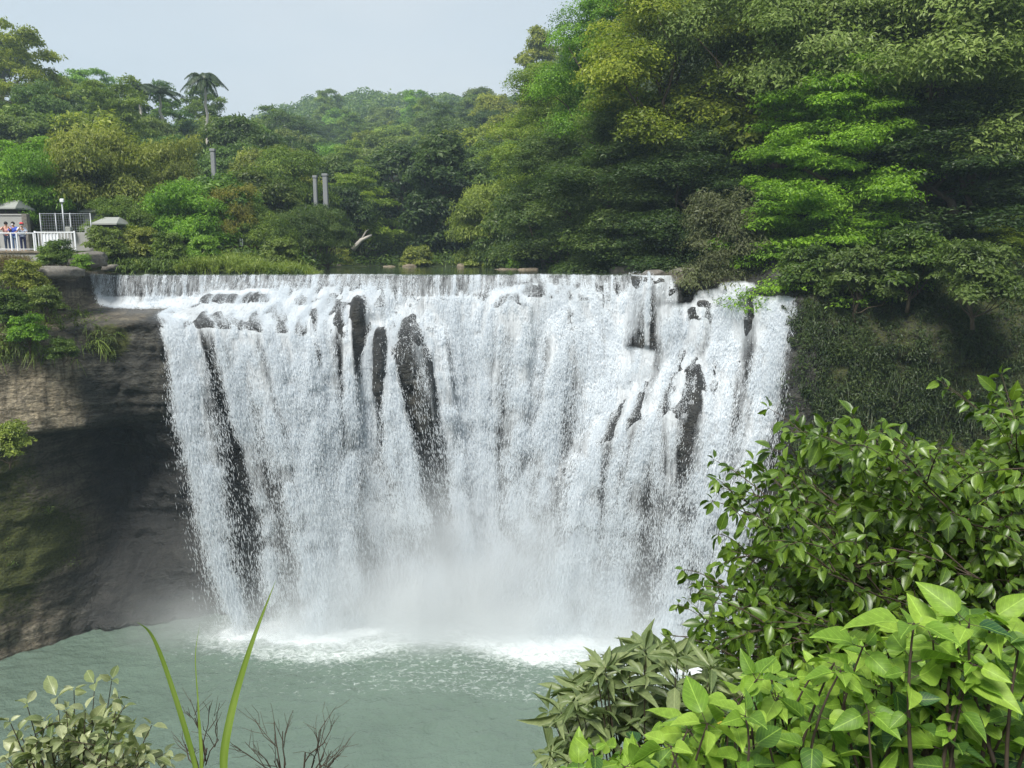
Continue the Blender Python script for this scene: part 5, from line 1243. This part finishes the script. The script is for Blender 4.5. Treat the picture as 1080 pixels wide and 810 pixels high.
# --- pale shrub at the bottom left
pl = Plant(24); r = pl.r
for k, (px, py) in enumerate([(28, 742), (60, 735), (78, 728), (100, 720), (118, 716), (20, 770), (8, 800), (48, 760), (90, 748), (125, 735), (140, 772), (160, 765), (152, 795), (60, 790), (100, 785), (35, 805), (130, 800), (82, 765), (112, 760), (10, 760), (70, 748), (180, 800)]):
    Y = r.uniform(2.6, 3.0); tip = W(px, py, Y); st = W(85+(px-85)*.35, 880, Y+.05)
    P = bez(st, (st+tip)/2+np.array([0, 0, .03]), tip, 9); pl.twig(P, .0042, .0014)
    pl.shoot(P[4:], int(r.integers(8, 12)), .050, .1, .1, .6, .10, .55, .24, whorl=3)
    for q in range(3):
        b0 = P[int(r.integers(4, 7))]; e = b0+np.array([r.uniform(-.12, .12), r.uniform(-.05, .05), r.uniform(.03, .13)]); tw_ = bez(b0, (b0+e)/2+np.array([0, 0, .01]), e, 5); pl.twig(tw_, .0022, .001, 4); pl.shoot(tw_, 6, .045, .3, .1, .6, .1, .55, .24, whorl=2)
pl.build('pale_leaf_shrub', 'sparse shrub with small pale rounded leaves in the bottom left corner', 'shrub', OVAL, .50, 'pale_leaf', 'twig')
# --- tall grass blades
def blade(name, pts, Y, w, label, fold=.25):
    c = np.array([W(px, py, Y+dy) for (px, py, dy) in pts]); n = 26
    t = np.linspace(0, 1, n); tk = np.linspace(0, 1, len(c)); C_ = np.stack([np.interp(t, tk, c[:, i]) for i in range(3)], 1)
    for _ in range(6): C_[1:-1] = .25*C_[:-2]+.5*C_[1:-1]+.25*C_[2:]
    tg = norm(np.gradient(C_, axis=0)); s = norm(np.cross(tg, np.array([.35, -1, .2]))); nn = np.cross(s, tg)
    ww = (w*np.clip(1-t**2.4, .02, 1)*np.clip(.65+t*1.2, 0, 1))[:, None]
    V = np.stack([C_-s*ww+nn*ww*fold, C_, C_+s*ww+nn*ww*fold], 1).reshape(-1, 3)
    Q = []
    for i in range(n-1): Q += [(i*3, i*3+1, i*3+4, i*3+3), (i*3+1, i*3+2, i*3+5, i*3+4)]
    tint = np.clip(.5+.3*np.sin(np.arange(n)*.7)*.3+np.where(t > .92, .3, 0), 0, 1)
    tint3 = np.stack([tint-.05, tint+.3, tint-.05], 1).ravel()
    return tag(mk(name, V, np.array(Q), M['blade'], None, True, {'tint': np.clip(tint3, 0, 1)}), label, 'grass blade', 'tall grass blades in the foreground')
blade('grass_blade', [(240, 850, 0), (234, 800, 0), (246, 740, .02), (266, 675, .04), (291, 612, .05)], 2.3, .0135, 'widest grass blade, tilting right in front of the pool')
blade('grass_blade', [(214, 850, 0), (206, 805, 0), (190, 750, -.03), (170, 690, -.06), (158, 664, -.08), (144, 656, -.12)], 2.3, .0085, 'curved grass blade bending left with a drooping tip')
blade('grass_blade', [(214, 850, 0), (213, 800, 0), (209, 740, .02), (205, 690, .03), (211, 657, .05)], 2.4, .0028, 'thinnest upright grass blade between the other two')
blade('grass_blade', [(210, 860, 0), (213, 800, 0), (210, 760, .02), (208, 736, .02)], 2.34, .0062, 'short grass blade between the curved and the widest one')
# --- bare twigs
rb = np.random.default_rng(31)
def twigs(label, base, heads, Y):
    mb = MB(); b0 = W(*base, Y)
    def grow(p, d, L, r0, lv):
        q = p+d*L; mid_ = (p+q)/2+rb.normal(0, L*.05, 3); mb.tube([p, mid_, q], [r0, r0*.85, r0*.65], 5, cap=False)
        if lv == 0: return
        for s in range(int(rb.integers(2, 4))):
            nd = norm(d+rb.normal(0, .42, 3)*np.array([1, .5, 1])+np.array([0, 0, .12])); grow(p+d*L*rb.uniform(.45, 1), nd, L*rb.uniform(.5, .8), r0*.6, lv-1)
    for (px, py) in heads:
        h = W(px, py, Y); d = h-b0; grow(b0+rb.normal(0, .01, 3), norm(d), np.linalg.norm(d)*.52, .0042, 3)
    return tag(mb.build('bare_twigs', M['twig'], None, True), label, 'twigs')
twigs('leafless dark twigs fanning up to the right of the grass blades', (312, 856), [(275, 752), (300, 745), (322, 738), (346, 752), (366, 765), (258, 782)], 2.5)
twigs('thin dark twig standing behind the short grass blade', (214, 840), [(222, 738), (200, 770)], 2.55)
for k_, v_ in PROTO.items():
    if k_ not in USED:
        for ch in list(v_.children): bpy.data.objects.remove(ch, do_unlink=True)
        bpy.data.objects.remove(v_, do_unlink=True)
# ================================================================ camera, sky, sun
cam = bpy.data.cameras.new('camera'); co = bpy.data.objects.new('camera', cam); COL.objects.link(co)
co.location = (0, 0, CAM_H); co.rotation_euler = (math.pi/2-PITCH, 0, 0)
cam.sensor_width = 36; cam.lens = 36*FPX/1080; cam.clip_start = .05; cam.clip_end = 4000
SC.camera = co
SUN_EL, SUN_AZ = math.radians(52), math.radians(-152)   # azimuth from +y, clockwise: behind the left shoulder
sd = Vector((math.sin(SUN_AZ)*math.cos(SUN_EL), math.cos(SUN_AZ)*math.cos(SUN_EL), math.sin(SUN_EL)))
sl = bpy.data.lights.new('sun', 'SUN'); so = bpy.data.objects.new('sun', sl); COL.objects.link(so)
so.rotation_euler = sd.to_track_quat('Z', 'Y').to_euler(); sl.energy = 4.4; sl.angle = math.radians(18); sl.color = (1, .965, .90)
so.location = (-60, -60, 120)
wd = bpy.data.worlds.new('World'); SC.world = wd; wd.use_nodes = True; nt = wd.node_tree; nt.nodes.clear()
o_ = nt.nodes.new('ShaderNodeOutputWorld'); bg = nt.nodes.new('ShaderNodeBackground'); sky = nt.nodes.new('ShaderNodeTexSky')
sky.sky_type = 'NISHITA'; sky.sun_disc = False; sky.sun_elevation = SUN_EL; sky.sun_rotation = SUN_AZ; sky.dust_density = 3; sky.air_density = 1.2
tc = nt.nodes.new('ShaderNodeTexCoord'); mp = nt.nodes.new('ShaderNodeMapping'); mp.inputs['Scale'].default_value = (1, 1, 3)
nz = nt.nodes.new('ShaderNodeTexNoise'); nz.inputs['Scale'].default_value = 1.6; nz.inputs['Detail'].default_value = 4
cr = nt.nodes.new('ShaderNodeValToRGB'); cr.color_ramp.elements[0].position = .3; cr.color_ramp.elements[1].position = .75
cr.color_ramp.elements[0].color = (5.0, 5.8, 6.5, 1); cr.color_ramp.elements[1].color = (6.6, 6.95, 7.2, 1)
mx = nt.nodes.new('ShaderNodeMix'); mx.data_type = 'RGBA'; mx.inputs[0].default_value = .85
nt.links.new(tc.outputs['Generated'], mp.inputs[0]); nt.links.new(mp.outputs[0], nz.inputs['Vector']); nt.links.new(nz.outputs[0], cr.inputs[0])
nt.links.new(sky.outputs[0], mx.inputs[6]); nt.links.new(cr.outputs[0], mx.inputs[7]); nt.links.new(mx.outputs[2], bg.inputs['Color'])
bg.inputs['Strength'].default_value = .086; nt.links.new(bg.outputs[0], o_.inputs['Surface'])
# ---- air: thin even haze over the whole valley, spray over the foot of the falls
HAZE = .00052
if HAZE:
    b = MB().box((0, 330, 98.5), (4400, 770, 204)); hz = b.build('haze', None)
    t = NT('valley_air'); v = t.n('VolumePrincipled', {'Color': (.66, .84, 1.0, 1), 'Density': HAZE, 'Anisotropy': .1})
    hz.data.materials.append(t.done(v, vol=True)); tag(hz, 'thin pale haze filling the valley', 'haze', kind='stuff')
if MIST:
    for (c, dims, dens) in [((-2.0, 44.2, 6.1), (24, 11, 12.4), 1.25), ((9.0, 40.6, 2.4), (15, 7, 5.2), .9), ((-15.5, 42.2, 2.0), (14, 6, 4.4), .6), ((-3, 43.4, 6.2), (42, 9, 12.8), .14)]:
        b = MB().box((0, 0, 0), dims); ms = b.build('spray_mist', None); ms.location = c; ms.data.materials.append(mist_mat(dims, dens))
        tag(ms, 'drifting white spray where the falls hit the pool', 'mist', kind='stuff')
c_ = SC.cycles if hasattr(SC, 'cycles') else None
SC.render.engine = 'CYCLES'; c_ = SC.cycles
c_.use_denoising = True; c_.max_bounces = 8; c_.diffuse_bounces = 5; c_.glossy_bounces = 2; c_.transmission_bounces = 4; c_.transparent_max_bounces = 8; c_.volume_bounces = 4
c_.volume_step_rate = 1.0; c_.use_adaptive_sampling = True; c_.adaptive_threshold = .02; c_.caustics_reflective = False; c_.caustics_refractive = False
try: c_.denoising_input_passes = 'RGB_ALBEDO_NORMAL'; c_.denoiser = 'OPENIMAGEDENOISE'
except Exception: pass
vs = SC.view_settings; vs.view_transform = 'Standard'; vs.look = 'None'; vs.exposure = EXPOSURE; vs.gamma = 1; vs.use_curve_mapping = False
